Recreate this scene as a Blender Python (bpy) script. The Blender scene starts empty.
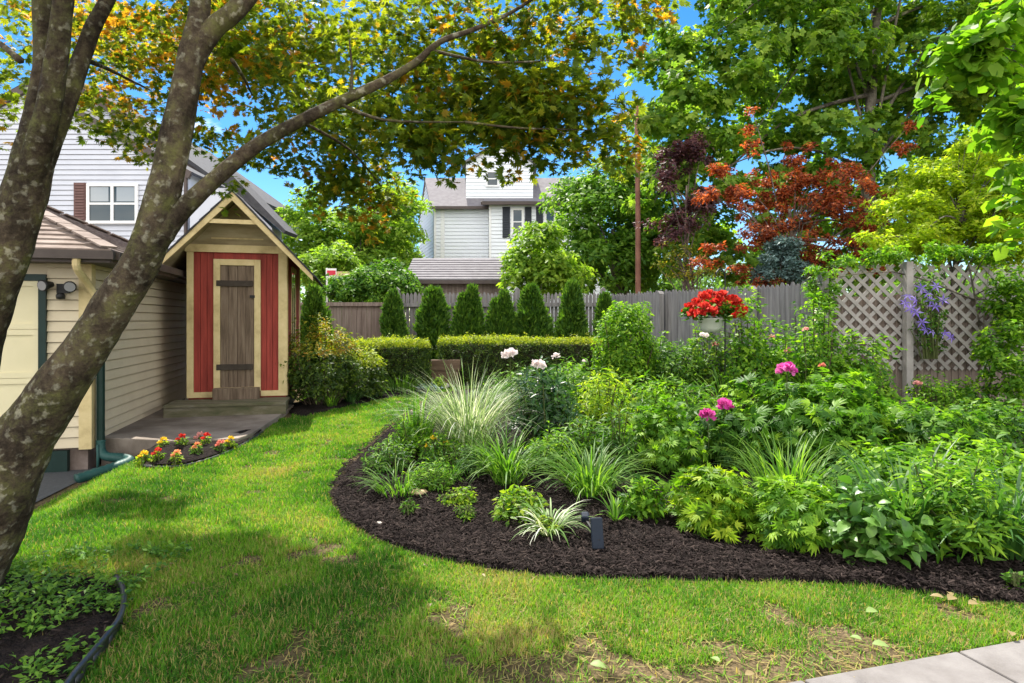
import bpy, math, random
import numpy as np
from mathutils import Vector, Matrix

random.seed(7)
scene = bpy.context.scene
col = scene.collection
F, HZ, CZ = 625.78, 320.0, 1.5          # focal length in pixels, horizon row, eye height
R = math.radians
rngs = {}


def RNG(seed):
    return np.random.default_rng(seed)


def sstep(a, b, x):
    t = np.clip((np.asarray(x, float) - a) / (b - a), 0, 1)
    return t * t * (3 - 2 * t)


class VNoise:
    def __init__(self, seed, n=64):
        self.g = RNG(seed).random((n, n)); self.n = n

    def __call__(self, x, y, s=1.0):
        x = np.asarray(x, float) * s; y = np.asarray(y, float) * s
        xi = np.floor(x).astype(int); yi = np.floor(y).astype(int)
        fx = x - xi; fy = y - yi
        fx = fx * fx * (3 - 2 * fx); fy = fy * fy * (3 - 2 * fy)
        n = self.n; g = self.g
        a = g[xi % n, yi % n]; b = g[(xi + 1) % n, yi % n]
        c = g[xi % n, (yi + 1) % n]; d = g[(xi + 1) % n, (yi + 1) % n]
        return (a * (1 - fx) + b * fx) * (1 - fy) + (c * (1 - fx) + d * fx) * fy


vn = VNoise(3)
vn2 = VNoise(9)


def drive_edge(y):
    return -4.07 - (np.asarray(y, float) - 5.4) * 0.2


def g(x, y):
    """height of the ground"""
    x = np.asarray(x, float); y = np.asarray(y, float)
    z = 0.10 * sstep(4, 9, y) + 0.05 * sstep(9, 14, y)
    z = z - (0.14 + 0.1 * sstep(5, 8, y)) * sstep(-0.55, 0.05, drive_edge(y) - x) * (1 - sstep(7.5, 12, y))
    z = z + 0.012 * (vn(x, y, 1.3) - .5) * (1 - sstep(12, 20, y))
    return z


def P(px, py, Y):
    return Vector(((px - 512) / F * Y, Y, CZ + (HZ - py) / F * Y))


def G(px, py, dz=0.0):
    """where the ray through a pixel meets the ground"""
    Y = 5.0
    for _ in range(60):
        x = (px - 512) / F * Y
        Y = 0.5 * Y + 0.5 * (CZ - float(g(x, Y)) - dz) / max((py - HZ) / F, 1e-3)
    x = (px - 512) / F * Y
    return Vector((x, Y, float(g(x, Y)) + dz))


# ------------------------------------------------------------------ mesh building
WL = {}


def wloc(o):
    return WL.get(o.name, Vector((0, 0, 0))) if o is not None else Vector((0, 0, 0))


def put(o, parent=None):
    col.objects.link(o)
    if parent is not None:
        o.parent = parent
        WL[o.name] = wloc(parent)
    return o


def tag(o, label=None, cat=None, group=None, kind=None):
    if label: o['label'] = label
    if cat: o['category'] = cat
    if group: o['group'] = group
    if kind: o['kind'] = kind
    return o


def empty(name, loc, label=None, cat=None, group=None):
    o = bpy.data.objects.new(name, None)
    o.empty_display_size = 0.1
    o.location = loc
    col.objects.link(o)
    WL[o.name] = Vector(loc)
    return tag(o, label, cat, group)


class MB:
    def __init__(self, M=None):
        self.v = []; self.f = []; self.M = M or Matrix.Identity(4)

    def add(self, vs, fs):
        n = len(self.v)
        self.v += [tuple(self.M @ Vector(p)) for p in vs]
        self.f += [tuple(i + n for i in f) for f in fs]
        return self

    def box(self, x0, x1, y0, y1, z0, z1):
        return self.add([(x0, y0, z0), (x1, y0, z0), (x1, y1, z0), (x0, y1, z0),
                         (x0, y0, z1), (x1, y0, z1), (x1, y1, z1), (x0, y1, z1)],
                        [(0, 3, 2, 1), (4, 5, 6, 7), (0, 1, 5, 4), (1, 2, 6, 5), (2, 3, 7, 6), (3, 0, 4, 7)])

    def bar(self, a, b, w, h, up=(0, 0, 1)):
        """a bar of section w x h from a to b"""
        a = Vector(a); b = Vector(b); d = (b - a).normalized(); u = Vector(up)
        s = d.cross(u)
        if s.length < 1e-4: s = d.cross(Vector((0, 1, 0)))
        s.normalize(); u = s.cross(d).normalized()
        vs = []
        for p in (a, b):
            for i, j in ((-1, -1), (1, -1), (1, 1), (-1, 1)):
                vs.append(p + s * (w / 2 * i) + u * (h / 2 * j))
        return self.add(vs, [(0, 1, 2, 3), (7, 6, 5, 4), (0, 4, 5, 1), (1, 5, 6, 2), (2, 6, 7, 3), (3, 7, 4, 0)])

    def prism(self, poly, axis, a, b):
        """polygon given in the two other axes, extruded along axis from a to b"""
        n = len(poly); vs = []
        for t in (a, b):
            for p in poly:
                q = list(p); q.insert(axis, t); vs.append(q)
        fs = [tuple(range(n)), tuple(range(2 * n - 1, n - 1, -1))]
        fs += [(i, i + n, (i + 1) % n + n, (i + 1) % n) for i in range(n)]
        return self.add(vs, fs)

    def tube(self, pts, rad, seg=8, smooth=4, caps=True, rough=0.0, seed=0):
        pts = [Vector(p) for p in pts]
        rad = list(rad) if hasattr(rad, '__len__') else [rad] * len(pts)
        if smooth > 1 and len(pts) > 2:
            P2 = []; R2 = []
            for i in range(len(pts) - 1):
                p0 = pts[max(i - 1, 0)]; p1 = pts[i]; p2 = pts[i + 1]; p3 = pts[min(i + 2, len(pts) - 1)]
                for k in range(smooth):
                    t = k / smooth
                    P2.append(0.5 * ((2 * p1) + (p2 - p0) * t + (2 * p0 - 5 * p1 + 4 * p2 - p3) * t * t + (3 * p1 - p0 - 3 * p2 + p3) * t ** 3))
                    R2.append(rad[i] * (1 - t) + rad[i + 1] * t)
            P2.append(pts[-1]); R2.append(rad[-1]); pts, rad = P2, R2
        rr = random.Random(seed)
        vs = []; fs = []
        d0 = (pts[1] - pts[0]).normalized()
        s = d0.cross(Vector((0.3, 1, 0.2))).normalized()
        lump = [[1.0] * seg for _ in pts]
        if rough:
            lump = [[1 + rough * (float(vn(i * .35 + seed, 3 * math.sin(k * 2 * math.pi / seg) + 9)) * 2 - 1) + rough * .4 * rr.uniform(-1, 1) for k in range(seg)] for i in range(len(pts))]
        for i, p in enumerate(pts):
            d = (pts[min(i + 1, len(pts) - 1)] - pts[max(i - 1, 0)]).normalized()
            s = (s - d * s.dot(d)).normalized(); t = d.cross(s)
            for k in range(seg):
                a = 2 * math.pi * k / seg
                vs.append(p + (s * math.cos(a) + t * math.sin(a)) * rad[i] * lump[i][k])
        for i in range(len(pts) - 1):
            for k in range(seg):
                fs.append((i * seg + k, i * seg + (k + 1) % seg, (i + 1) * seg + (k + 1) % seg, (i + 1) * seg + k))
        if caps:
            fs.append(tuple(range(seg - 1, -1, -1))); n = (len(pts) - 1) * seg
            fs.append(tuple(range(n, n + seg)))
        return self.add(vs, fs)

    def lathe(self, c, prof, seg=20):
        """profile of (radius, z)"""
        vs = []; fs = []
        for r, z in prof:
            for k in range(seg):
                a = 2 * math.pi * k / seg
                vs.append((c[0] + r * math.cos(a), c[1] + r * math.sin(a), c[2] + z))
        for i in range(len(prof) - 1):
            for k in range(seg):
                fs.append((i * seg + k, i * seg + (k + 1) % seg, (i + 1) * seg + (k + 1) % seg, (i + 1) * seg + k))
        return self.add(vs, fs)

    def siding(self, u0, u1, z0, z1, course=.11, y=0.0, side=-1, span=None, axis='x', proud=.024, lean=.004):
        """lapped boards on a wall in the local xz plane (or yz plane), facing side"""
        z = z0
        while z < z1 - .005:
            t = min(z + course, z1)
            a0, b0 = (u0, u1) if span is None else span(z)
            a1, b1 = (u0, u1) if span is None else span(t)
            if b0 - a0 > .02 and b1 - a1 > .005:
                o0 = y + side * proud; o1 = y + side * lean
                zg = z + course * .11                        # the dark gap under each lap
                q = [(a0, o0, zg), (b0, o0, zg), (b1, o1, t), (a1, o1, t), (a0, y - side * .012, zg), (b0, y - side * .012, zg)]
                if axis == 'y': q = [(p[1], p[0], p[2]) for p in q]
                self.add(q, [(0, 1, 2, 3), (4, 5, 1, 0)])
            z = t
        return self

    def build(self, name, mat, parent=None, smooth=False, bevel=0.0):
        w = wloc(parent)
        me = bpy.data.meshes.new(name)
        me.from_pydata([(a - w[0], b - w[1], c - w[2]) for a, b, c in self.v], [], self.f)
        if smooth:
            me.polygons.foreach_set('use_smooth', [True] * len(me.polygons))
        me.materials.append(mat)
        me.update()
        o = bpy.data.objects.new(name, me)
        put(o, parent)
        if bevel:
            m = o.modifiers.new('bevel', 'BEVEL'); m.width = bevel; m.segments = 2; m.limit_method = 'ANGLE'
        return o


def nrm(a):
    return a / np.maximum(np.linalg.norm(a, axis=-1, keepdims=True), 1e-9)


# leaf templates: x along the leaf, y across, z normal; quads only
def T(v, q):
    return np.array(v, float), np.array(q, int)


OVATE = T([(0, 0, 0), (.5, 0, -.04), (1, 0, -.16), (.3, .2, .05), (.65, .19, .0), (.3, -.2, .05), (.65, -.19, .0)],
          [(0, 1, 4, 3), (1, 2, 2, 4), (0, 5, 6, 1), (1, 6, 2, 2)])
OVATE = T([(0, 0, 0), (.48, 0, -.04), (1, 0, -.18), (.38, .24, .05), (.38, -.24, .05)], [(0, 1, 2, 3), (0, 4, 2, 1)])
LANCE = T([(0, 0, 0), (.5, 0, -.02), (1, 0, -.2), (.4, .13, .03), (.4, -.13, .03)], [(0, 1, 2, 3), (0, 4, 2, 1)])
ROUND = T([(0, 0, 0), (.5, 0, -.03), (1, 0, -.1), (.12, .28, .05), (.62, .36, .02), (.12, -.28, .05), (.62, -.36, .02)],
          [(0, 1, 4, 3), (1, 2, 2, 4), (0, 5, 6, 1), (1, 6, 2, 2)])


def fix(t):                                     # a repeated corner becomes a point just beside it
    v, q = t; v = list(map(tuple, v)); out = []
    for f in q:
        f = list(f)
        for i in range(4):
            if f[i] == f[(i + 1) % 4]:
                a = np.array(v[f[i]]); b = np.array(v[f[(i + 2) % 4]])
                v.append(tuple(a + (b - a) * .06)); f[(i + 1) % 4] = len(v) - 1
        out.append(f)
    return T(v, out)


ROUND = fix(ROUND)


def lobed(angs, lens, w):
    v = [(0, 0, 0)]; q = []
    for a, l in zip(angs, lens):
        c, s = math.cos(a), math.sin(a); n = len(v)
        for x, y, z in ((.45 * l, w * l, .03), (l, 0, -.12 * l), (.45 * l, -w * l, .03)):
            v.append((x * c - y * s + .25, x * s + y * c, z))
        q.append((0, n + 2, n + 1, n))
    v[0] = (.25, 0, 0)
    return T(v, q)


JMAPLE = lobed([-1.75, -1.0, -.5, 0, .5, 1.0, 1.75][1:6] + [-1.8, 1.8], [.62, .8, .85, .8, .62, .38, .38], .17)
NMAPLE = lobed([-1.9, -.95, 0, .95, 1.9], [.5, .7, .78, .7, .5], .34)
TRI = (lambda: T(np.vstack([np.array([(x * math.cos(a) - y * math.sin(a) + .12, x * math.sin(a) + y * math.cos(a), z) for x, y, z in OVATE[0] * .85]) for a in (-.75, 0, .75)]),
                 np.vstack([OVATE[1] + 5 * k for k in range(3)])))()
TRIL = (lambda: T(np.vstack([np.array([(x * math.cos(t) - y * math.sin(t) + .1, x * math.sin(t) + y * math.cos(t), z) for x, y, z in LANCE[0] * s]) for t, s in ((-.95, .75), (-.35, .9), (.35, .9), (.95, .75), (0, 1.0))]), np.vstack([LANCE[1] + 5 * k for k in range(5)])))()
FAN = T([(0, 0, 0), (.5, .16, .02), (1, 0, 0), (.5, -.16, -.02)], [(0, 3, 2, 1)])
PETAL = T([(0, 0, 0), (.35, .3, .1), (.85, .36, .2), (1, 0, .12), (.85, -.36, .2), (.35, -.3, .1), (.5, 0, 0)], [(0, 6, 2, 1), (6, 3, 3, 2), (0, 5, 4, 6), (6, 4, 3, 3)])
PETAL = fix(PETAL)
HOSTA = T([(0, 0, 0), (.25, 0, .05), (.55, 0, .06), (.82, 0, -.02), (1, 0, -.14), (.18, .2, .11), (.45, .3, .14), (.75, .2, .05),
           (.18, -.2, .11), (.45, -.3, .14), (.75, -.2, .05)],
          [(0, 1, 6, 5), (1, 2, 7, 6), (2, 3, 4, 7), (0, 8, 9, 1), (1, 9, 10, 2), (2, 10, 4, 3)])


def leaves(t, pos, d, n, size, rnd):
    V, Q = t
    X = nrm(d); Z = nrm(n - (n * X).sum(-1, keepdims=True) * X); Y = np.cross(Z, X)
    size = np.broadcast_to(np.asarray(size, float), (len(pos),))
    v = pos[:, None, :] + size[:, None, None] * (V[None, :, 0, None] * X[:, None] + V[None, :, 1, None] * Y[:, None] + V[None, :, 2, None] * Z[:, None])
    k = len(V); N = len(pos)
    q = Q[None] + (np.arange(N) * k)[:, None, None]
    return v.reshape(-1, 3), q.reshape(-1, 4), np.repeat(rnd, len(Q))


def blades(base, az, length, lean, bend, width, rnd, segs=4, prof=(.55, 1, .9, .6, .08)):
    N = len(base); s = np.arange(segs + 1) / segs
    th = lean[:, None] + bend[:, None] * s[None] ** 1.2
    hd = np.stack([np.cos(az), np.sin(az), np.zeros(N)], -1)
    sd = np.stack([-np.sin(az), np.cos(az), np.zeros(N)], -1)
    st = (length / segs)[:, None, None] * (np.sin(th)[..., None] * hd[:, None] + np.cos(th)[..., None] * np.array([0, 0, 1.0]))
    c = np.concatenate([np.zeros((N, 1, 3)), np.cumsum(st[:, :-1], 1)], 1) + base[:, None]
    pr = np.interp(s, np.linspace(0, 1, len(prof)), prof)
    w = width[:, None, None] * pr[None, :, None] * .5 * sd[:, None]
    v = np.stack([c - w, c + w], 2).reshape(N, -1, 3)          # (N, 2(segs+1), 3)
    k = 2 * (segs + 1)
    q0 = np.array([(2 * i, 2 * i + 1, 2 * i + 3, 2 * i + 2) for i in range(segs)])
    q = q0[None] + (np.arange(N) * k)[:, None, None]
    return v.reshape(-1, 3), q.reshape(-1, 4), np.repeat(rnd, segs)


def qmesh(name, chunks, mat, parent=None, smooth=False):
    off = 0; vs = []; qs = []; rs = []
    for v, q, r in chunks:
        vs.append(v); qs.append(q + off); rs.append(r); off += len(v)
    v = np.concatenate(vs); q = np.concatenate(qs); r = np.clip(np.concatenate(rs), 0, 1)
    w = wloc(parent); v = v - np.array(w)
    me = bpy.data.meshes.new(name)
    me.vertices.add(len(v)); me.vertices.foreach_set('co', v.astype(np.float32).ravel())
    me.loops.add(q.size); me.loops.foreach_set('vertex_index', q.astype(np.int32).ravel())
    me.polygons.add(len(q)); me.polygons.foreach_set('loop_start', np.arange(0, q.size, 4, dtype=np.int32))
    if smooth: me.polygons.foreach_set('use_smooth', np.ones(len(q), bool))
    a = me.attributes.new('rnd', 'FLOAT', 'FACE'); a.data.foreach_set('value', r.astype(np.float32))
    me.materials.append(mat); me.update(calc_edges=True)
    o = bpy.data.objects.new(name, me)
    return put(o, parent)


def rosette(rng, tips, axes, per, size, t=OVATE, tilt=.35, spread=.5, rb=.5, rv=.16, cl=.16, nj=.45, along=1.0):
    """leaves in tufts round shoot tips"""
    n = len(tips); i = np.repeat(np.arange(n), per); N = len(i)
    a = nrm(axes)[i]
    r = rng.normal(size=(N, 3)); r = nrm(r - (r * a).sum(-1, keepdims=True) * a)
    d = r + a * (tilt + .3 * rng.normal(size=(N, 1)))
    s = size * (.65 + .6 * rng.random(N))
    pos = tips[i] + r * (size * spread * rng.random((N, 1))) - a * (size * along * rng.random((N, 1)) ** 1.5 * 1.6)
    nn = a + nj * rng.normal(size=(N, 3))
    rnd = rb + cl * rng.normal(size=n)[i] + rv * rng.normal(size=N)
    return leaves(t, pos, d, nn, s, rnd)


def dome_tips(rng, n, c, rx, ry, h, shell=.35, lump=.25, low=-.05):
    d = rng.normal(size=(n * 3, 3)); d = nrm(d); d = d[d[:, 2] > low][:n]
    s = 1 - shell * rng.random(len(d)) ** 1.6
    s *= 1 + lump * (vn(d[:, 0] * 2.2 + c[0] * 3 + 7, d[:, 1] * 2.2 + d[:, 2] * 2 + c[1] * 3) * 2 - 1)
    p = np.array(c) + d * np.array([rx, ry, h]) * s[:, None]
    ax = nrm(d / np.array([rx, ry, h]) * min(rx, h) + np.array([0, 0, .7]))
    return p, ax


# ------------------------------------------------------------------ materials
def newmat(name):
    m = bpy.data.materials.new(name); m.use_nodes = True
    nt = m.node_tree; b = nt.nodes['Principled BSDF']
    return m, nt, b


def N(nt, kind, **kw):
    n = nt.nodes.new(kind)
    for k, v in kw.items():
        setattr(n, k, v)
    return n


def ramp(nt, src, stops, interp='LINEAR'):
    r = N(nt, 'ShaderNodeValToRGB'); cr = r.color_ramp; cr.interpolation = interp
    while len(cr.elements) < len(stops): cr.elements.new(.5)
    for e, (p, c) in zip(cr.elements, stops):
        e.position = p; e.color = (*c, 1)
    nt.links.new(src, r.inputs[0])
    return r.outputs[0]


def leaf_mat(name, cols, trans=.42, rough=.5, tint=(1.5, 1.6, .6), spec=.2):
    m, nt, b = newmat(name)
    a = N(nt, 'ShaderNodeAttribute', attribute_name='rnd')
    k = len(cols)
    c = ramp(nt, a.outputs['Fac'], [(.15 + .7 * i / max(k - 1, 1), x) for i, x in enumerate(cols)])
    nt.links.new(c, b.inputs['Base Color'])
    b.inputs['Roughness'].default_value = rough
    b.inputs['Specular IOR Level'].default_value = spec
    mul = N(nt, 'ShaderNodeMix', data_type='RGBA', blend_type='MULTIPLY'); mul.inputs[0].default_value = 1
    nt.links.new(c, mul.inputs[6]); mul.inputs[7].default_value = (*tint, 1)
    t = N(nt, 'ShaderNodeBsdfTranslucent'); nt.links.new(mul.outputs[2], t.inputs[0])
    mx = N(nt, 'ShaderNodeMixShader'); mx.inputs[0].default_value = trans
    nt.links.new(b.outputs[0], mx.inputs[1]); nt.links.new(t.outputs[0], mx.inputs[2])
    nt.links.new(mx.outputs[0], nt.nodes['Material Output'].inputs[0])
    return m


def rough_mat(name, cols, scale=4, rough=.8, bump=.3, stretch=(1, 1, 1), detail=8, spec=.25, bscale=None, bdist=.01, metal=0):
    """a colour ramp over noise, with noise bump; coordinates of the object itself"""
    m, nt, b = newmat(name)
    tc = N(nt, 'ShaderNodeTexCoord'); mp = N(nt, 'ShaderNodeMapping'); mp.inputs['Scale'].default_value = stretch
    nt.links.new(tc.outputs['Object'], mp.inputs[0])
    n = N(nt, 'ShaderNodeTexNoise'); n.inputs['Scale'].default_value = scale; n.inputs['Detail'].default_value = detail; n.inputs['Roughness'].default_value = .65
    nt.links.new(mp.outputs[0], n.inputs[0])
    k = len(cols)
    c = ramp(nt, n.outputs[0], [(.28 + .44 * i / max(k - 1, 1), x) for i, x in enumerate(cols)])
    nt.links.new(c, b.inputs['Base Color'])
    b.inputs['Roughness'].default_value = rough; b.inputs['Specular IOR Level'].default_value = spec; b.inputs['Metallic'].default_value = metal
    if bump:
        n2 = N(nt, 'ShaderNodeTexNoise'); n2.inputs['Scale'].default_value = bscale or scale * 3; n2.inputs['Detail'].default_value = 6
        nt.links.new(mp.outputs[0], n2.inputs[0])
        bp = N(nt, 'ShaderNodeBump'); bp.inputs['Strength'].default_value = bump; bp.inputs['Distance'].default_value = bdist
        nt.links.new(n2.outputs[0], bp.inputs['Height']); nt.links.new(bp.outputs[0], b.inputs['Normal'])
    return m


def glass_mat(name, c=(.03, .045, .05)):
    m, nt, b = newmat(name)
    b.inputs['Base Color'].default_value = (*c, 1); b.inputs['Roughness'].default_value = .04
    b.inputs['Specular IOR Level'].default_value = .7
    return m


M = {}
M['bark'] = None


def bark_mat(name, c0, c1, moss, scale=9, mossy=.5):
    m, nt, b = newmat(name)
    tc = N(nt, 'ShaderNodeTexCoord'); mp = N(nt, 'ShaderNodeMapping'); mp.inputs['Scale'].default_value = (1, 1, .35)
    nt.links.new(tc.outputs['Object'], mp.inputs[0])
    n = N(nt, 'ShaderNodeTexNoise'); n.inputs['Scale'].default_value = scale; n.inputs['Detail'].default_value = 10; n.inputs['Roughness'].default_value = .7
    nt.links.new(mp.outputs[0], n.inputs[0])
    c = ramp(nt, n.outputs[0], [(.3, c0), (.5, [(a + d) / 2 for a, d in zip(c0, c1)]), (.7, c1)])
    n2 = N(nt, 'ShaderNodeTexNoise'); n2.inputs['Scale'].default_value = scale * .9; n2.inputs['Detail'].default_value = 8; n2.inputs['Roughness'].default_value = .75
    nt.links.new(tc.outputs['Object'], n2.inputs[0])
    f = ramp(nt, n2.outputs[0], [(.46, (0, 0, 0)), (.62, (mossy, mossy, mossy))])
    mx = N(nt, 'ShaderNodeMix', data_type='RGBA'); nt.links.new(f, mx.inputs[0]); nt.links.new(c, mx.inputs[6]); mx.inputs[7].default_value = (*moss, 1)
    n3 = N(nt, 'ShaderNodeTexNoise'); n3.inputs['Scale'].default_value = scale * 3.2; n3.inputs['Detail'].default_value = 5
    nt.links.new(tc.outputs['Object'], n3.inputs[0])
    f3 = ramp(nt, n3.outputs[0], [(.57, (0, 0, 0)), (.66, (.75, .75, .75))])
    m3 = N(nt, 'ShaderNodeMix', data_type='RGBA'); nt.links.new(f3, m3.inputs[0]); nt.links.new(mx.outputs[2], m3.inputs[6]); m3.inputs[7].default_value = (.2, .19, .14, 1)
    n4 = N(nt, 'ShaderNodeTexNoise'); n4.inputs['Scale'].default_value = scale * .45; n4.inputs['Detail'].default_value = 7; n4.inputs['Roughness'].default_value = .8; nt.links.new(tc.outputs['Object'], n4.inputs[0])
    f4 = ramp(nt, n4.outputs[0], [(.38, (.34, .32, .3)), (.5, (1, 1, 1)), (.62, (1.75, 1.72, 1.62))])
    m4 = N(nt, 'ShaderNodeMix', data_type='RGBA', blend_type='MULTIPLY'); m4.inputs[0].default_value = 1; nt.links.new(m3.outputs[2], m4.inputs[6]); nt.links.new(f4, m4.inputs[7])
    nt.links.new(m4.outputs[2], b.inputs['Base Color'])
    b.inputs['Roughness'].default_value = .9; b.inputs['Specular IOR Level'].default_value = .15
    bp = N(nt, 'ShaderNodeBump'); bp.inputs['Strength'].default_value = 1; bp.inputs['Distance'].default_value = .018
    hs = N(nt, 'ShaderNodeMath', operation='ADD'); nt.links.new(n.outputs[0], hs.inputs[0]); nt.links.new(n3.outputs[0], hs.inputs[1])
    nt.links.new(hs.outputs[0], bp.inputs['Height']); nt.links.new(bp.outputs[0], b.inputs['Normal'])
    return m


M['maple_bark'] = bark_mat('maple_bark', (.013, .01, .007), (.105, .08, .053), (.06, .065, .02), 7, .75)
M['bark'] = bark_mat('bark', (.06, .05, .042), (.19, .165, .14), (.07, .08, .03), 5, .25)
M['red_bark'] = bark_mat('red_bark', (.07, .05, .045), (.2, .15, .13), (.1, .09, .06), 6, .2)
M['stem'] = rough_mat('stem', [(.05, .07, .02), (.09, .1, .03)], 12, bump=0)
M['wood_stem'] = rough_mat('wood_stem', [(.05, .035, .02), (.1, .075, .05)], 12, bump=0)
# leaves
G3 = lambda a, b, c: [a, b, c]
M['jmaple'] = leaf_mat('jmaple_leaf', [(.06, .12, .015), (.125, .205, .022), (.22, .28, .03), (.42, .25, .035)], 0.64, tint=(1.9, 1.6, .5))
M['maple'] = leaf_mat('maple_leaf', [(.07, .16, .022), (.16, .28, .035), (.34, .45, .07)], 0.55)
M['dark_tree'] = leaf_mat('dark_tree_leaf', [(.055, .14, .02), (.12, .24, .03), (.24, .38, .05)], 0.52)
M['light_tree'] = leaf_mat('light_tree_leaf', [(.1, .2, .022), (.19, .31, .035), (.34, .46, .06)], 0.55)
M['yellow_tree'] = leaf_mat('yellow_tree_leaf', [(.17, .27, .018), (.33, .43, .028), (.5, .54, .045)], 0.66)
M['big_leaf'] = leaf_mat('big_leaf', [(.07, .17, .012), (.14, .28, .02), (.25, .39, .03)], 0.6)
M['red_maple'] = leaf_mat('red_maple_leaf', [(.09, .03, .018), (.3, .075, .028), (.58, .22, .075)], 0.5, tint=(1.7, 1.1, .6))
M['plum'] = leaf_mat('plum_leaf', [(.04, .02, .026), (.085, .04, .045), (.17, .075, .07)], .3, tint=(1.6, .9, .8))
M['spruce'] = leaf_mat('spruce_needles', [(.06, .11, .1), (.11, .18, .17), (.18, .26, .25)], .15)
M['arbor'] = leaf_mat('arborvitae_leaf', [(.026, .074, .012), (.060, .138, .017), (.120, .216, .024)], .35, rough=.6)
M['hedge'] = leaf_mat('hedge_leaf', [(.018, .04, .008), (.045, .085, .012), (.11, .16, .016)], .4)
M['hedge_lit'] = leaf_mat('hedge_lit_leaf', [(.09, .15, .014), (.22, .28, .018), (.4, .42, .035)], .45)  # hedge leaf with the sunlight on its top put into the colour
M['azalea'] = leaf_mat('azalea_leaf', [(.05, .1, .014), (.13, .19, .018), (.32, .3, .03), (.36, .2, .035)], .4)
M['leaf_mid'] = leaf_mat('leaf_mid', [(.025, .085, .011), (.07, .17, .018), (.18, .32, .035)], 0.46)
M['leaf_dark'] = leaf_mat('leaf_dark', [(.012, .045, .01), (.03, .09, .018), (.07, .16, .03)], .33, rough=.35, spec=.45)
M['leaf_lime'] = leaf_mat('leaf_lime', [(.06, .15, .009), (.155, .29, .015), (.36, .45, .03)], 0.5)
M['leaf_bright'] = leaf_mat('leaf_bright', [(.035, .11, .009), (.105, .24, .016), (.26, .42, .03)], 0.48)
M['strap'] = leaf_mat('strap_leaf', [(.04, .12, .014), (.09, .2, .022), (.2, .33, .05)], .42, rough=.5, spec=.22)
M['strap_dark'] = leaf_mat('strap_leaf_dark', [(.025, .08, .018), (.05, .13, .025), (.1, .2, .05)], .4, rough=.45, spec=.3)
M['pale_blade'] = leaf_mat('pale_blade', [(.2, .27, .12), (.5, .54, .38), (.8, .8, .7)], .4, tint=(1.1, 1.1, .8))
M['varieg'] = leaf_mat('variegated_blade', [(.09, .19, .03), (.2, .32, .1), (.52, .56, .36)], .4, tint=(1.1, 1.1, .8))
M['hosta'] = leaf_mat('hosta_leaf', [(.035, .11, .014), (.075, .18, .025), (.15, .28, .055)], .35, rough=.38, spec=.4)
M['cover'] = leaf_mat('ground_cover_leaf', [(.04, .11, .018), (.09, .2, .025), (.18, .32, .04)], .35)
M['grass'] = leaf_mat('grass_blade', [(.04, .135, .01), (.095, .25, .014), (.18, .335, .022), (.38, .3, .12)], .45, rough=.55, tint=(1.5, 1.5, .5), spec=.2)
M['far_leaf'] = leaf_mat('far_leaf', [(.07, .15, .03), (.12, .22, .045), (.2, .31, .07)], 0.5)
pet = lambda n, cs, tr=.35: leaf_mat(n, cs, tr, rough=.6, tint=(1.2, 1.1, 1.1))
M['pink'] = pet('pink_petal', [(.45, .03, .24), (.62, .07, .36), (.75, .2, .5)])
M['pale_pink'] = pet('pale_pink_petal', [(.7, .3, .28), (.8, .45, .4)])
M['white_pet'] = pet('white_petal', [(.7, .62, .6), (.85, .8, .78)])
M['red_pet'] = pet('red_petal', [(.3, .01, .008), (.6, .025, .018), (.75, .12, .08)])
M['purple'] = pet('purple_petal', [(.16, .1, .5), (.26, .18, .62), (.4, .32, .75)])
M['yellow_pet'] = pet('yellow_petal', [(.75, .5, .02), (.8, .62, .05)])
M['orange_pet'] = pet('orange_petal', [(.7, .25, .1), (.78, .4, .2)])
M['coral_pet'] = pet('coral_petal', [(.62, .16, .12), (.75, .3, .22)])
# building materials
M['cream'] = rough_mat('cream_paint', [(.5, .42, .29), (.58, .5, .36)], 2.5, .6, .1)
M['cream_trim'] = rough_mat('cream_trim', [(.36, .27, .13), (.54, .43, .22), (.62, .5, .28)], 5, .6, .15)
M['cream_door'] = rough_mat('cream_door', [(.6, .54, .34), (.68, .61, .4)], 2, .55, .05)
M['red_board'] = rough_mat('red_board', [(.15, .02, .014), (.24, .034, .024), (.33, .05, .036)], 3, .65, .2, (6, 6, .5))
M['old_wood'] = rough_mat('old_wood', [(.06, .042, .028), (.14, .1, .07), (.22, .17, .125)], 6, .85, .5, (5, 5, .35))
M['hinge'] = rough_mat('dark_hinge_wood', [(.03, .023, .018), (.06, .048, .038)], 8, .85, .4)
M['ply'] = rough_mat('plywood', [(.2, .155, .085), (.32, .26, .15), (.42, .36, .24)], 2.2, .8, .2, (.6, 1, 3))
M['roof_dark'] = rough_mat('dark_roofing', [(.035, .035, .04), (.07, .07, .075)], 8, .9, .5)
M['shingle'] = rough_mat('brown_shingle', [(.12, .09, .075), (.2, .155, .13), (.28, .23, .2)], 5, .9, .6)
M['brown_trim'] = rough_mat('brown_trim', [(.06, .045, .04), (.09, .07, .062)], 5, .5, .1)
M['green_trim'] = rough_mat('green_trim', [(.006, .02, .016), (.01, .03, .025)], 5, .45, .1)
M['green_pipe'] = rough_mat('green_pipe', [(.01, .05, .045), (.03, .09, .08)], 6, .5, .2)
M['concrete'] = rough_mat('weathered_concrete', [(.12, .1, .085), (.22, .19, .165), (.32, .285, .25)], 2.2, .9, .35)
M['slab'] = rough_mat('patio_concrete', [(.09, .07, .055), (.17, .14, .115), (.28, .24, .2)], 2.0, .85, .3)
M['path'] = rough_mat('path_concrete', [(.13, .118, .11), (.165, .152, .145), (.2, .187, .178)], 6, .9, .3, bscale=60)
M['mossy_wood'] = rough_mat('mossy_plank', [(.05, .06, .025), (.11, .1, .06), (.2, .18, .14)], 3, .85, .4, (.5, 3, 3))
M['asphalt'] = rough_mat('asphalt', [(.045, .047, .05), (.075, .078, .083)], 30, .9, .5, bscale=120)
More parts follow.
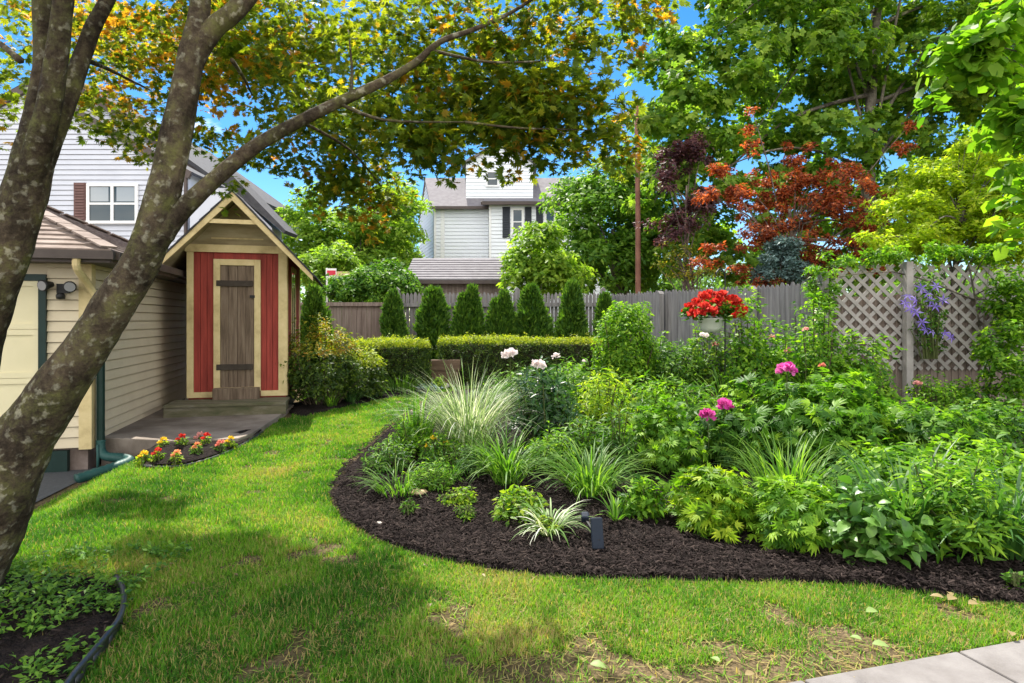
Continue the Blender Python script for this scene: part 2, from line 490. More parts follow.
M['brick'] = rough_mat('foundation_stone', [(.1, .07, .055), (.2, .16, .14)], 6, .9, .4)
M['white_side'] = rough_mat('white_siding', [(.45, .47, .53), (.52, .54, .6)], 1.5, .55, .05)
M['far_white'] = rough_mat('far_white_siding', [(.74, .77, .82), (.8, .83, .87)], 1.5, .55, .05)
M['white_trim'] = rough_mat('white_trim', [(.74, .74, .74), (.8, .8, .8)], 2, .5, 0)
M['shutter_brown'] = rough_mat('brown_shutter', [(.1, .05, .045), (.14, .075, .065)], 6, .6, .1)
M['shutter_dark'] = rough_mat('dark_shutter', [(.025, .03, .04), (.04, .045, .055)], 6, .6, .1)
M['grey_roof'] = rough_mat('grey_roof', [(.13, .12, .13), (.2, .19, .2)], 5, .9, .4)
M['glass'] = glass_mat('window_glass')
M['blind'] = glass_mat('window_blind', (.3, .33, .35))
M['fence_grey'] = rough_mat('grey_fence_board', [(.105, .098, .098), (.205, .192, .19), (.3, .28, .272)], 4, .9, .4, (5, 5, .3))
M['fence_brown'] = rough_mat('brown_fence_board', [(.11, .08, .065), (.2, .155, .13), (.29, .235, .2)], 4, .9, .4, (5, 5, .3))
M['lattice'] = rough_mat('lattice_wood', [(.25, .23, .215), (.38, .35, .33)], 6, .85, .3)
M['timber'] = rough_mat('timber', [(.08, .05, .03), (.15, .1, .065)], 4, .85, .4, (.4, 4, 4))
M['rust'] = rough_mat('rust_pole', [(.13, .055, .035), (.25, .12, .08)], 5, .7, .2)
M['black'] = rough_mat('black_metal', [(.012, .012, .012), (.025, .025, .025)], 8, .45, .1)
M['plastic'] = rough_mat('black_plastic', [(.015, .015, .017), (.035, .035, .037)], 8, .35, .1, spec=.5)
M['slate'] = rough_mat('slate_panel', [(.01, .015, .026), (.018, .026, .04)], 6, .6, .05, spec=.2)
M['lens'] = glass_mat('lamp_lens', (.25, .25, .26))
M['pot'] = rough_mat('pale_basket', [(.5, .53, .47), (.6, .62, .56)], 4, .7, .1)
M['stone'] = rough_mat('pale_stone', [(.42, .38, .34), (.6, .56, .5)], 6, .85, .4)
M['tan_stone'] = rough_mat('tan_stone', [(.42, .28, .16), (.6, .44, .28)], 9, .85, .4)
M['sign_red'] = rough_mat('sign_red', [(.5, .02, .05), (.6, .04, .07)], 3, .5, 0)
M['sign_white'] = rough_mat('sign_white', [(.7, .68, .66), (.78, .76, .74)], 3, .5, 0)
M['sign_tan'] = rough_mat('sign_tan', [(.45, .33, .14), (.6, .47, .25)], 6, .5, 0)
M['core'] = rough_mat('twiggy_core', [(.018, .02, .008), (.04, .036, .018)], 14, .95, .6)
M['mulch'] = rough_mat('mulch', [(.006, .005, .0045), (.016, .012, .011), (.034, .026, .023)], 38, .95, 1.0, bscale=70, bdist=.03, spec=.08)
M['chip'] = leaf_mat('mulch_chip', [(.008, .006, .005), (.02, .0145, .0135), (.05, .037, .032)], .0, rough=.9, spec=.08)


def lawn_mat():
    m, nt, b = newmat('lawn_soil')
    tc = N(nt, 'ShaderNodeTexCoord')
    n = N(nt, 'ShaderNodeTexNoise'); n.inputs['Scale'].default_value = 1.6; n.inputs['Detail'].default_value = 9; n.inputs['Roughness'].default_value = .7
    n2 = N(nt, 'ShaderNodeTexNoise'); n2.inputs['Scale'].default_value = 55; n2.inputs['Detail'].default_value = 6
    for k in (n, n2): nt.links.new(tc.outputs['Object'], k.inputs[0])
    c1 = ramp(nt, n.outputs[0], [(.32, (.06, .06, .022)), (.5, (.1, .08, .045)), (.7, (.15, .115, .075))])
    c2 = ramp(nt, n2.outputs[0], [(.3, (.35, .35, .35)), (.7, (1.5, 1.4, 1.3))])
    mx = N(nt, 'ShaderNodeMix', data_type='RGBA', blend_type='MULTIPLY'); mx.inputs[0].default_value = 1
    nt.links.new(c1, mx.inputs[6]); nt.links.new(c2, mx.inputs[7]); nt.links.new(mx.outputs[2], b.inputs['Base Color'])
    b.inputs['Roughness'].default_value = 1; b.inputs['Specular IOR Level'].default_value = .05
    bp = N(nt, 'ShaderNodeBump'); bp.inputs['Strength'].default_value = .8; bp.inputs['Distance'].default_value = .02
    nt.links.new(n2.outputs[0], bp.inputs['Height']); nt.links.new(bp.outputs[0], b.inputs['Normal'])
    return m


M['lawn'] = lawn_mat()
# ------------------------------------------------------------------ ground, bed, paving
def pip(x, y, poly):
    poly = np.asarray(poly, float); inside = np.zeros(np.shape(x), bool)
    j = len(poly) - 1
    for i in range(len(poly)):
        xi, yi = poly[i]; xj, yj = poly[j]
        c = ((yi > y) != (yj > y)) & (x < (xj - xi) * (y - yi) / (yj - yi + 1e-12) + xi)
        inside ^= c; j = i
    return inside


def smooth_closed(pts, k=5):
    pts = [np.array(p, float) for p in pts]; out = []; n = len(pts)
    for i in range(n):
        p0, p1, p2, p3 = pts[i - 1], pts[i], pts[(i + 1) % n], pts[(i + 2) % n]
        for j in range(k):
            t = j / k
            out.append(0.5 * (2 * p1 + (p2 - p0) * t + (2 * p0 - 5 * p1 + 4 * p2 - p3) * t * t + (3 * p1 - p0 - 3 * p2 + p3) * t ** 3))
    return np.array(out)


def sheet(name, outline, centre, dz, mound, mat, rings=28, rag=0.0, flat=None, kind='structure', rim=0.0):
    """a ground sheet of a star-shaped outline, following the ground"""
    o = np.array(outline, float); n = len(o); vs = []; fs = []
    for r in range(rings + 1):
        s = 1 - r / rings
        for k in range(n):
            p = np.array(centre) + (o[k] - centre) * s
            w = 1 - s
            z = (float(g(p[0], p[1])) if flat is None else flat) + dz + mound * (1 - math.exp(-w * 9))
            z += (rag * (float(vn(p[0], p[1], 9)) - .5) + rag * .7 * (float(vn2(p[0], p[1], 23)) - .5)) * min(1, w * 20)
            if r == 0: z -= rim
            vs.append((p[0], p[1], z))
    for r in range(rings):
        for k in range(n):
            a = r * n + k; b = r * n + (k + 1) % n
            fs.append((a, b, b + n, a + n))
    m = MB(); m.v = vs; m.f = fs
    ob = m.build(name, mat, None, smooth=flat is None)
    tag(ob, kind=kind)
    return ob


def xy(px, py):
    p = G(px, py); return (p.x, p.y)


BED_PX = [(331, 492), (338, 514), (362, 534), (400, 550), (450, 564), (520, 575), (600, 581), (700, 583), (800, 584), (870, 589), (960, 600), (1024, 606)]
bed = [xy(*p) for p in BED_PX] + [(3.6, 3.25), (5.2, 3.6), (7.2, 5.2), (7.6, 8.9), (4.6, 9.2), (2.5, 13.2), (0, 13.0), (-1.0, 12.2)] + \
      [xy(*p) for p in [(432, 395), (405, 414), (378, 436), (350, 462)]]
bed = smooth_closed(bed, 4)
BED_C = np.array([2.0, 6.5])
BEDZ = .05


def bedz(x, y):
    return g(x, y) + BEDZ


def GB(px, py):
    return G(px, py, BEDZ)


# the open ground, one sheet to the horizon
xs = np.concatenate([[-400, -150, -60, -30, -18], np.arange(-12, 12.01, .2), [18, 30, 60, 150, 400]])
ys = np.concatenate([[-60, -25, -10, -5], np.arange(-3, 15.01, .2), [17, 20, 26, 36, 60, 120, 250, 500]])
XX, YY = np.meshgrid(xs, ys); ZZ = g(XX, YY)
bi = pip(XX, YY, bed)
gm = MB()
gm.v = list(map(tuple, np.stack([XX.ravel(), YY.ravel(), ZZ.ravel()], -1)))
W_ = len(xs)
gm.f = [(j * W_ + i, j * W_ + i + 1, (j + 1) * W_ + i + 1, (j + 1) * W_ + i) for j in range(len(ys) - 1) for i in range(W_ - 1)]
tag(gm.build('ground', M['lawn'], None, True), kind='structure')

sheet('garden_bed', bed, BED_C, .012, .04, M['mulch'], 46, .045, rim=.03)

# border strip along the hedge foot (dark mulch)
border = [xy(286, 408), xy(300, 418), xy(345, 408), xy(400, 397), xy(436, 391), (-1.15, 12.4), (-1.4, 13.4), (-3.6, 13.2), (-3.5, 10.0)]
border = smooth_closed(border, 4)
sheet('border_bed', border, np.array([-2.3, 11.9]), .035, .03, M['mulch'], 14, .04, rim=.02)

# asphalt driveway by the garage
drive = [(float(drive_edge(y)) - .12, y) for y in (-2, 0, 2, 4, 5.4, 6.2, 6.75)] + [(-4.6, 7.0), (-9, 6.0), (-10, 2), (-9, -2)]
sheet('driveway', np.array(drive), np.array([-6.2, 3.4]), .012, 0, M['asphalt'], 24)

# concrete path at the corner
A = np.array(xy(810, 683)); B = np.array(xy(1024, 643)); dv = (B - A) / np.linalg.norm(B - A); nv = np.array([dv[1], -dv[0]])
pm = MB()
t0 = -3.0
jx = np.dot(np.array(xy(957, 655)) - A, dv)
L_ = np.dot(np.array(xy(957, 655)) - np.array(xy(800, 682)), dv)
for k in range(-4, 6):
    a0 = jx + k * L_ + .006; a1 = jx + (k + 1) * L_ - .006
    q = [A + dv * a0, A + dv * a1, A + dv * a1 + nv * 1.15, A + dv * a0 + nv * 1.15]
    pm.prism([tuple(p) for p in reversed(q)], 2, -.12, .022)
po = pm.build('path', M['path'], None, bevel=.008); tag(po, kind='structure')
path_poly = np.array([A - dv * 3 - nv * .015, A + dv * 6 - nv * .015, A + dv * 6 + nv * 1.2, A - dv * 3 + nv * 1.2])

# patio slab before the shed
ANG = R(14.5)
cA, sA = math.cos(ANG), math.sin(ANG)
SHED = Matrix.Translation((-4.75, 9.15, 0)) @ Matrix.Rotation(ANG, 4, 'Z')
GAR = Matrix.Translation((-4.62, 6.85, 0)) @ Matrix.Rotation(ANG, 4, 'Z')


def at_z(px, py, z):
    Y = (CZ - z) / ((py - HZ) / F); return ((px - 512) / F * Y, Y)


slab_z = .165
sl = [at_z(118, 438, slab_z), at_z(180, 441, slab_z), at_z(238, 438, slab_z), at_z(252, 433, slab_z), at_z(286, 411, slab_z), tuple((SHED @ Vector((1.45, .4, 0))).xy), tuple((SHED @ Vector((-.4, .6, 0))).xy),
      tuple((GAR @ Vector((.02, 4.0, 0))).xy), tuple((GAR @ Vector((.02, .25, 0))).xy)]
sm = MB(); sm.prism(sl, 2, -.2, slab_z)
tag(sm.build('patio', M['slab'], None, bevel=.012), kind='structure')

# little flower bed with black edging at the slab's foot
FB_E = [(131, 462), (142, 467), (160, 469), (186, 467), (212, 460), (238, 449), (262, 434)]
fb_edge = [G(*p) for p in FB_E]
fb_poly = smooth_closed([(p.x, p.y) for p in fb_edge] + [at_z(250, 430, slab_z), at_z(185, 434, slab_z), at_z(125, 432, slab_z)], 3)
sheet('flower_bed', fb_poly, fb_poly.mean(0), .05, .03, M['mulch'], 12, .03)
em = MB(); em.tube([p + Vector((0, 0, .02)) for p in fb_edge], .016, 8)
tag(em.build('garden_edging', M['plastic'], None, True), 'low black edging strip curved round the little flower bed at the patio', 'edging')

# shady bed under the maple with black plastic edging
LB_E = [(116, 588), (122, 598), (124, 612), (120, 630), (108, 648), (92, 668), (74, 690), (60, 712)]
lb_edge = [G(*p) for p in LB_E]
lb_poly = smooth_closed([(p.x, p.y) for p in lb_edge] + [(-1.7, 1.9), (-3.6, 1.7), (-3.85, 3.2)] + [xy(-60, 560), xy(5, 575), xy(60, 576)], 3)
sheet('shade_bed', lb_poly, lb_poly.mean(0), .012, .03, M['mulch'], 14, .04)
em = MB()
em.tube([p + Vector((0, 0, .065)) for p in lb_edge], .014, 8)
for a, b in zip(lb_edge[:-1], lb_edge[1:]):
    em.bar(a + Vector((0, 0, .01)), b + Vector((0, 0, .01)), .008, .11)
tag(em.build('lawn_edging', M['plastic'], None, True), 'black plastic lawn edging curving round the weedy shade bed', 'edging')

# ------------------------------------------------------------------ garage
gr = empty('garage', (-4.62, 6.85, 0), 'cream clapboard garage with a brown shingled hip roof beside the drive', 'garage')
GW, GD, z0, z1 = 3.7, 5.3, .1, 2.16
m = MB(GAR)
m.box(-GW, -.014, .014, GD, z0 + .01, z1 + .1)
m.siding(-.42 + .02, -.10, z0, z1, .115, 0, -1)
m.siding(-GW, -3.02, z0, z1, .115, 0, -1)
m.siding(.02, GD, z0, z1, .115, 0, 1, None, 'y')
m.build('wall', M['cream'], gr)
m = MB(GAR); m.box(-.1, .024, -.024, .0, z0 - .01, z1); m.box(.0, .024, .001, .09, z0 - .01, z1)
m.build('corner_board', M['cream_trim'], gr)
m = MB(GAR); m.box(-GW + .02, -.03, .03, GD - .03, -.35, z0 + .01)
m.build('foundation', M['brick'], gr)
# door
dx0, dx1, dz0, dz1 = -2.95, -.47, -.16, 1.92
d = MB(GAR); d.box(dx0, dx1, -.012, .0, dz0, dz1)
nr = 4; hh = (dz1 - dz0) / nr
for i in range(nr):
    for j in range(4):
        wj = (dx1 - dx0) / 4
        x0, x1 = dx0 + j * wj, dx0 + (j + 1) * wj; a, b = dz0 + i * hh, dz0 + (i + 1) * hh
        for q in ((x0, x1, a + .003, a + .06), (x0, x1, b - .06, b - .003)): d.box(q[0], q[1], -.03, -.012, q[2], q[3])
        for q in ((x0, x0 + .055), (x1 - .055, x1)): d.box(q[0], q[1], -.0295, -.0125, a + .06, b - .06)
do = d.build('garage_door', M['cream_door'], gr)
t = MB(GAR); t.box(dx1, dx1 + .07, -.05, .0, dz0, dz1 + .07); t.box(dx0 - .07, dx0, -.05, .0, dz0, dz1 + .07); t.box(dx0, dx1, -.05, .0, dz1, dz1 + .07)
t.box(-.4, -.2, -.045, .02, -.3, z0 - .012)
t.build('door_frame', M['green_trim'], gr)
# roof: hip with stepped courses
ov = .3; ez = z1 + .02
c = [(-GW - ov, -ov), (ov, -ov), (ov, GD + ov), (-GW - ov, GD + ov)]
r0, r1 = (-GW / 2, GW / 2 + .2), (-GW / 2, GD - GW / 2 - .2); rz = 3.24
rf = MB(GAR); ns = 15
for (p, q, a, b) in ((c[0], c[1], r0, r0), (c[1], c[2], r0, r1), (c[2], c[3], r1, r1), (c[3], c[0], r1, r0)):
    nrmv = Vector((q[1] - p[1], -(q[0] - p[0]), 0)).normalized()
    for k in range(ns):
        s0, s1 = k / ns, (k + 1.15) / ns; s1 = min(s1, 1)
        L = lambda u, v, s: (u[0] + (v[0] - u[0]) * s, u[1] + (v[1] - u[1]) * s, ez + .05 + (rz - ez - .05) * s)
        A0, B0, B1, A1 = L(p, a, s0), L(q, b, s0), L(q, b, s1), L(p, a, s1)
        lift = .022
        A0u = (A0[0], A0[1], A0[2] + lift); B0u = (B0[0], B0[1], B0[2] + lift)
        rf.add([A0, B0, B0u, A0u, B1, A1], [(0, 1, 2, 3), (3, 2, 4, 5)])
ro = rf.build('roof', M['shingle'], gr)
# hip caps and eave trim
for p, a in ((c[0], r0), (c[1], r0), (c[2], r1)):
    hc = MB(GAR)
    for k in range(9):
        s0, s1 = k / 9 + .01, (k + 1) / 9
        f = lambda s: Vector((p[0] + (a[0] - p[0]) * s, p[1] + (a[1] - p[1]) * s, ez + .085 + (rz - ez - .05) * s))
        hc.bar(f(s0), f(s1), .17, .02)
    hc.build('hip_cap', M['shingle'], ro)

ft = MB(GAR)
for p, q in ((c[0], c[1]), (c[1], c[2])):
    ft.bar((p[0], p[1], ez - .01), (q[0], q[1], ez - .01), .03, .13)
ft.box(c[0][0] + .02, c[1][0] - .02, -ov + .02, .03, ez - .07, ez - .045); ft.box(.0, ov - .02, .035, c[2][1], ez - .07, ez - .045)
ft.build('fascia', M['brown_trim'], gr)
gt = MB(GAR)
for p, q in (((c[0][0], -ov - .05), (ov + .05, -ov - .05)), ((ov + .05, -ov - .0), (ov + .05, c[2][1]))):
    gt.bar((p[0], p[1], ez + .0), (q[0], q[1], ez - .0), .075, .085)
gt.build('gutter', M['brown_trim'], gr)
dp = MB(GAR)
dp.tube([(-.0, -ov - .04, ez - .03), (.0, -ov - .03, ez - .14), (.03, -.12, ez - .3), (.07, -.05, ez - .42)], .04, 8, 4)
dp.build('downspout_head', M['cream_trim'], gr)
dp = MB(GAR)
dp.tube([(.068, -.055, ez - .36), (.085, .03, ez - .5), (.085, .06, ez - .62), (.085, .06, .45), (.085, .06, .13)], .042, 8, 3)
dp.build('downspout', M['green_trim'], gr)
pipe = MB(GAR)
pp = [(.085, .06, .17), (.09, .05, .06), (.16, -.0, .0), (.34, -.1, -.01), (.44, -.2, -.03), (.36, -.38, -.05), (.1, -.62, -.1)]
pp = [Vector(p) for p in pp]
pipe.tube(pp, [.05, .05, .05, .055, .06, .06, .06], 12, 12)
for i in range(3, len(pipe.v) // 12 - 1, 2):                        # corrugation
    cpt = sum((Vector(v) for v in pipe.v[i * 12:i * 12 + 12]), Vector()) / 12
    for k in range(12):
        v = Vector(pipe.v[i * 12 + k]); pipe.v[i * 12 + k] = tuple(cpt + (v - cpt) * .86)
pipe.bar((.16, -.24, -.12), (.16, -.24, .17), .02, .03)
tag(pipe.build('drain_pipe', M['green_pipe'], None, True), 'green corrugated drain pipe bending from the garage downspout onto the grass', 'pipe')

sl_ = GAR @ Vector((-.24, -.02, 1.83))
lt = empty('security_light', sl_, 'black twin security floodlight on the garage wall by the door', 'wall lamp')
m = MB(GAR); m.box(-.3, -.18, -.05, -.022, 1.79, 1.89); m.build('base', M['black'], lt)
for k, (x, z, a) in enumerate(((-.36, 1.87, -.4), (-.14, 1.86, .3))):
    h = MB(GAR @ Matrix.Translation((x, -.13, z)) @ Matrix.Rotation(a, 4, 'Z') @ Matrix.Rotation(R(100), 4, 'X'))
    h.lathe((0, 0, 0), [(.0, -.07), (.03, -.068), (.042, -.02), (.062, .04), (.06, .052), (.0, .05)], 14)
    ho = h.build('lamp_head', M['black'], lt, True)
    h = MB(GAR @ Matrix.Translation((x, -.13, z)) @ Matrix.Rotation(a, 4, 'Z') @ Matrix.Rotation(R(100), 4, 'X'))
    h.lathe((0, 0, .054), [(0, 0), (.05, 0), (.05, .004), (0, .004)], 14); h.build('lens', M['lens'], ho)
m = MB(GAR); m.lathe((-.24, -.1, 1.72), [(0, 0), (.04, .005), (.045, .04), (.03, .07), (0, .07)], 12); m.build('sensor', M['black'], lt, True)

# ------------------------------------------------------------------ garden shed
sh = empty('garden_shed', SHED @ Vector((0, 0, .2)), 'narrow red garden shed with cream trim and a steep gable roof', 'shed')
W, D, b0, wt = 1.37, 2.4, .36, 2.6
m = MB(SHED)
m.box(.012, W - .012, .012, D, b0 - .1, wt - .02)
# front boards with grooves
for a, b in ((.09, .36), (1.01, 1.26)):
    n = 3; w = (b - a) / n
    for i in range(n): m.box(a + i * w + .003, a + (i + 1) * w - .003, -.008, .012, b0 + .08, wt - .1)
m.box(.36, 1.01, -.006, .012, 2.40, wt - .1)
for i in range(18):                                                   # side boards
    y = .1 + i * (D - .2) / 18; w = (D - .2) / 18
    if .72 < y + w / 2 < 1.5: m.box(W - .012, W + .008, y + .003, y + w - .003, b0, .95); m.box(W - .012, W + .008, y + .003, y + w - .003, 2.35, wt)
    else: m.box(W - .012, W + .008, y + .003, y + w - .003, b0, wt)
m.build('wall', M['red_board'], sh)
m = MB(SHED)
m.box(0, .09, -.03, .0, b0, wt - .1); m.box(1.26, W + .012, -.03, .0, b0, wt - .1)
m.box(.0, W + .012, -.028, .0, b0 - .03, b0 + .08) if False else None
m.box(.09, .36, -.026, .0, b0, b0 + .08); m.box(1.01, 1.26, -.026, .0, b0, b0 + .08)
m.box(-.02, W + .03, -.045, .0, wt - .1, wt + .01)
m.box(W, W + .024, .002, .035, b0, wt)
m.build('trim', M['cream_trim'], sh)
m = MB(SHED); m.box(W, W + .024, D - .1, D, b0, wt); m.build('trim', M['cream_trim'], sh)
m = MB(SHED); m.box(.36, .45, -.04, .0, .5, 2.40); m.box(.92, 1.01, -.04, .0, .5, 2.40); m.box(.45, .92, -.04, .0, 2.31, 2.40); m.box(.36, 1.01, -.042, .0, .44, .5)
m.build('door_frame', M['cream_trim'], sh, bevel=.004)
d = MB(SHED)
n = 4; w = .47 / n
for i in range(n): d.box(.45 + i * w + .002, .45 + (i + 1) * w - .002, -.022, .004, .5, 2.308)
do = d.build('door', M['old_wood'], sh, bevel=.003)
for z in (2.0, .76):
    h = MB(SHED); h.box(.40, .90, -.05, -.0225, z, z + .085); h.build('hinge_batten', M['hinge'], do, bevel=.004)
h = MB(SHED); h.box(.86, .93, -.05, -.0225, 1.83, 1.87); h.build('latch', M['black'], do)
m = MB(SHED); m.box(.37, 1.0, -.17, -.043, b0 - .03, .5)
m.build('sill_block', M['old_wood'], sh, bevel=.008)
# gable and roof
ax, hz_, tp = W / 2, 3.345, 1.073
hs = 1.095
def rz_(x): return hz_ - abs(x - ax) * tp
m = MB(SHED); m.prism([(0, wt), (W, wt), (ax, rz_(ax) - .08)], 1, -.002, .03)
for x in (.32, 1.02): m.prism([(x - .003, wt + .01), (x + .003, wt + .01), (x + .003, rz_(x) - .1), (x - .003, rz_(x) - .1)], 1, -.008, -.002)
m.build('gable', M['ply'], sh)
m = MB(SHED)
for s in (-1, 1):
    e = ax + s * hs
    m.prism([(ax, hz_ - .02), (e, rz_(e) - .02), (e, rz_(e) - .045), (ax, hz_ - .048)], 1, -.42, D + .25)
m.build('soffit', M['ply'], sh)
m = MB(SHED)
for s in (-1, 1):
    e = ax + s * (hs + .03)
    q = [(ax, hz_), (e, rz_(e)), (e, rz_(e) - .018), (ax, hz_ - .018)]
    m.prism(q, 1, -.47, D + .3)
    for k in range(8):
        x0 = ax + s * (hs + .04) * (1 - k / 8); x1 = ax + s * hs * (1 - (k + 1) / 8)
        m.prism([(x0, rz_(x0) + .003), (x1, rz_(x1) + .004), (x0, rz_(x0) + .018)], 1, -.475, D + .305)
m.build('roof', M['roof_dark'], sh)
m = MB(SHED)
for s in (-1, 1):
    e = ax + s * hs
    m.prism([(ax, hz_ - .022), (e, rz_(e) - .022), (e, rz_(e) - .1), (ax, hz_ - .145)], 1, -.455, -.421)
m.build('rafter', M['cream_trim'], sh)
m = MB(SHED); m.box(ax - .36, ax + .36, -.44, -.41, 2.87, 2.93); m.box(ax - .36, ax + .36, -.0, .0 - .012, 2.7, 2.72)
m.build('collar_tie', M['cream_trim'], sh)
win = MB(SHED)
win.box(W, W + .022, .72, .76, .93, 2.37); win.box(W, W + .022, 1.46, 1.5, .93, 2.37); win.box(W, W + .018, 1.09, 1.12, .99, 2.3); win.box(W, W + .031, .76, 1.46, 2.3, 2.37); win.box(W, W + .06, .66, 1.56, .9, .97)
wo = win.build('window', M['cream_trim'], sh)
p = MB(SHED); p.box(W - .0, W + .012, .76, 1.46, .97, 2.3); p.build('pane', M['glass'], wo)

st = MB(SHED)
st.box(-.16, W + .05, -.62, .011, .295, .335)
for i in range(3): st.box(-.16 + i * .005, W + .05 - i * .005, -.6 + i * .004, -.56, .16, .295)
st.box(-.14, W + .03, -.56, .0, .16, .29)
tag(st.build('doorstep', M['mossy_wood'], None, bevel=.006), 'wide mossy plank step before the red shed door', 'step')

# ------------------------------------------------------------------ house behind the garage
Y1, Y2 = 16.0, 18.5
X = lambda px, Y: (px - 512) / F * Y
Zz = lambda py, Y: CZ + (HZ - py) / F * Y
ho = empty('clapboard_house', (X(60, Y1), Y1 + 1, 0.1), 'white clapboard house with brown trim behind the garage and shed', 'house')
apx, apy, rx_, ry_ = 30, 86, 188, 172
ax1, az1 = X(apx, Y1), Zz(apy, Y1); ex, ez1 = X(rx_, Y1), Zz(ry_, Y1); sl1 = (az1 - ez1) / (ex - ax1)
lx = 2 * ax1 - ex
def sp1(z): 
    if z <= ez1: return lx, ex
    k = (az1 - z) / sl1
    return (ax1 - k, ax1 + k) if k > 0 else (ax1, ax1)
m = MB(); m.siding(lx, ex, 0, az1, .13, Y1, -1, sp1)
m.prism([(lx, 0), (ex, 0), (ex, ez1), (ax1, az1), (lx, ez1)], 1, Y1 + .013, Y1 + 2.45)
ax2, az2 = X(78, Y2), Zz(84, Y2); ex2, ez2 = X(208, Y2), Zz(176, Y2); sl2 = (az2 - ez2) / (ex2 - ax2); lx2 = 2 * ax2 - ex2
def sp2(z):
    if z <= ez2: return lx2, ex2
    k = (az2 - z) / sl2
    return (ax2 - k, ax2 + k) if k > 0 else (ax2, ax2)
m.siding(lx2, ex2, 0, az2, .13, Y2, -1, sp2)
m.prism([(lx2, 0), (ex2, 0), (ex2, ez2), (ax2, az2), (lx2, ez2)], 1, Y2 + .013, Y2 + 8)
# low side wing
wx0, wx1 = X(190, 15.6), X(272, 15.6)
m.prism([(wx0, 0), (wx1, 0), (wx1, Zz(228, 15.6)), (X(232, 15.6), Zz(188, 15.6)), (wx0, Zz(188, 15.6))], 1, 15.6, 16.25)
m.build('wall', M['white_side'], ho)
m = MB()
for s in (-1, 1):
    q = [(ax1, az1 + .0), (ax1 + s * (ex - ax1 + .15), ez1 - .1), (ax1 + s * (ex - ax1 + .15), ez1 - .02), (ax1, az1 + .1)]
    m.prism(q, 1, Y1 - .1, Y2)
    q = [(ax2, az2 + .0), (ax2 + s * (ex2 - ax2 + .3), ez2 - .24), (ax2 + s * (ex2 - ax2 + .3), ez2 - .1), (ax2, az2 + .14)]
    m.prism(q, 1, Y2 - .2, Y2 + 8.2)
A_, B_ = (232, 174), (287, 231)
q = [(X(A_[0] - 6, 15.5), Zz(A_[1] - 6, 15.5)), (X(B_[0], 15.5), Zz(B_[1], 15.5)), (X(B_[0] - 2, 15.5), Zz(B_[1] + 3, 15.5)), (X(A_[0] - 14, 15.5), Zz(A_[1] + 3, 15.5))]
m.prism(q, 1, 15.4, 16.3)
m.build('roof', M['roof_dark'], ho)
m = MB()
m.bar((ax1, Y1 - .06, az1 - .05), (ex + .1, Y1 - .06, ez1 - .1), .1, .2); m.bar((ax1, Y1 - .06, az1 - .05), (lx - .1, Y1 - .06, ez1 - .1), .1, .2)
m.build('rake_trim', M['brown_trim'], ho)
m = MB(); m.bar((ax2, Y2 - .1, az2 - .07), (ex2 + .25, Y2 - .1, ez2 - .25), .1, .18)
m.build('rake_trim', M['brown_trim'], ho)
m = MB(); m.tube([(ex - .02, Y1 - .07, ez1 - .15), (ex - .02, Y1 - .07, 0)], .045, 8, 1); m.build('downspout', M['brown_trim'], ho)


def window(parent, x0, x1, z0, z1, Y, mull=1, sash=True, mat='glass', fw=.07):
    m = MB()
    m.box(x0, x1, Y - .07, Y - .02, z1 - fw, z1); m.box(x0 - .02, x1 + .02, Y - .09, Y - .02, z0, z0 + fw)
    xs_ = [x0 + (x1 - x0) * k / mull for k in range(mull + 1)]
    for k, x in enumerate(xs_):
        a = x - (0 if k == 0 else fw if k == mull else fw / 2); m.box(a, a + fw, Y - .069, Y - .02, z0 + fw, z1 - fw)
    if sash: m.box(x0 + fw, x1 - fw, Y - .06, Y - .02, (z0 + z1) / 2 - .025, (z0 + z1) / 2 + .025)
    w = m.build('window', M['white_trim'], parent)
    m = MB(); m.box(x0 + fw, x1 - fw, Y - .04, Y - .018, z0 + fw, z1 - fw); m.build('pane', M[mat], w)
    return w


def shutter(parent, x0, x1, z0, z1, Y, mat):
    m = MB(); m.box(x0, x1, Y - .05, Y - .02, z0, z1)
    n = int((z1 - z0) / .07)
    for i in range(1, n):
        z = z0 + (z1 - z0) * i / n; m.add([(x0 + .04, Y - .07, z), (x1 - .04, Y - .07, z), (x1 - .04, Y - .051, z + .05), (x0 + .04, Y - .051, z + .05), (x0 + .04, Y - .051, z), (x1 - .04, Y - .051, z)], [(0, 1, 2, 3), (4, 5, 1, 0)])
    m.build('shutter', M[mat], parent)


w = window(ho, X(88, Y1), X(139, Y1), Zz(224, Y1), Zz(184, Y1), Y1, 2)
m = MB(); zt = Zz(184, Y1); zm = zt - .45
for a, b in ((88, 113), (114, 139)): m.box(X(a, Y1) + .09, X(b, Y1) - .09, Y1 - .043, Y1 - .0405, zm, zt - .08)
m.build('blind', M['blind'], w)
shutter(ho, X(75, Y1), X(87, Y1), Zz(225, Y1), Zz(183, Y1), Y1, 'shutter_brown')

# ------------------------------------------------------------------ far white house
Y = 28.0
wh = empty('white_house', (X(490, Y), Y + 3, .2), 'white clapboard house with grey roofs and dark shutters beyond the fence', 'house')
ez_ = Zz(209, Y)
m = MB()
x0, x1 = X(434, Y), X(600, Y)
m.siding(x0, X(492, Y), 0, ez_, .16, Y, -1)
m.box(x0 + .002, x1, Y + .013, Y + 8, 0, ez_)
# projecting bay
Yb = 26.6; bx0, bx1 = X(489, Yb), X(600, Yb); bz = Zz(205, Yb)
m.siding(bx0, bx1, 0, bz, .16, Yb, -1); m.box(bx0 + .013, bx1, Yb + .013, Y + .0, 0, bz)
m.siding(Yb, Y, 0, bz, .16, bx0, -1, None, 'y')
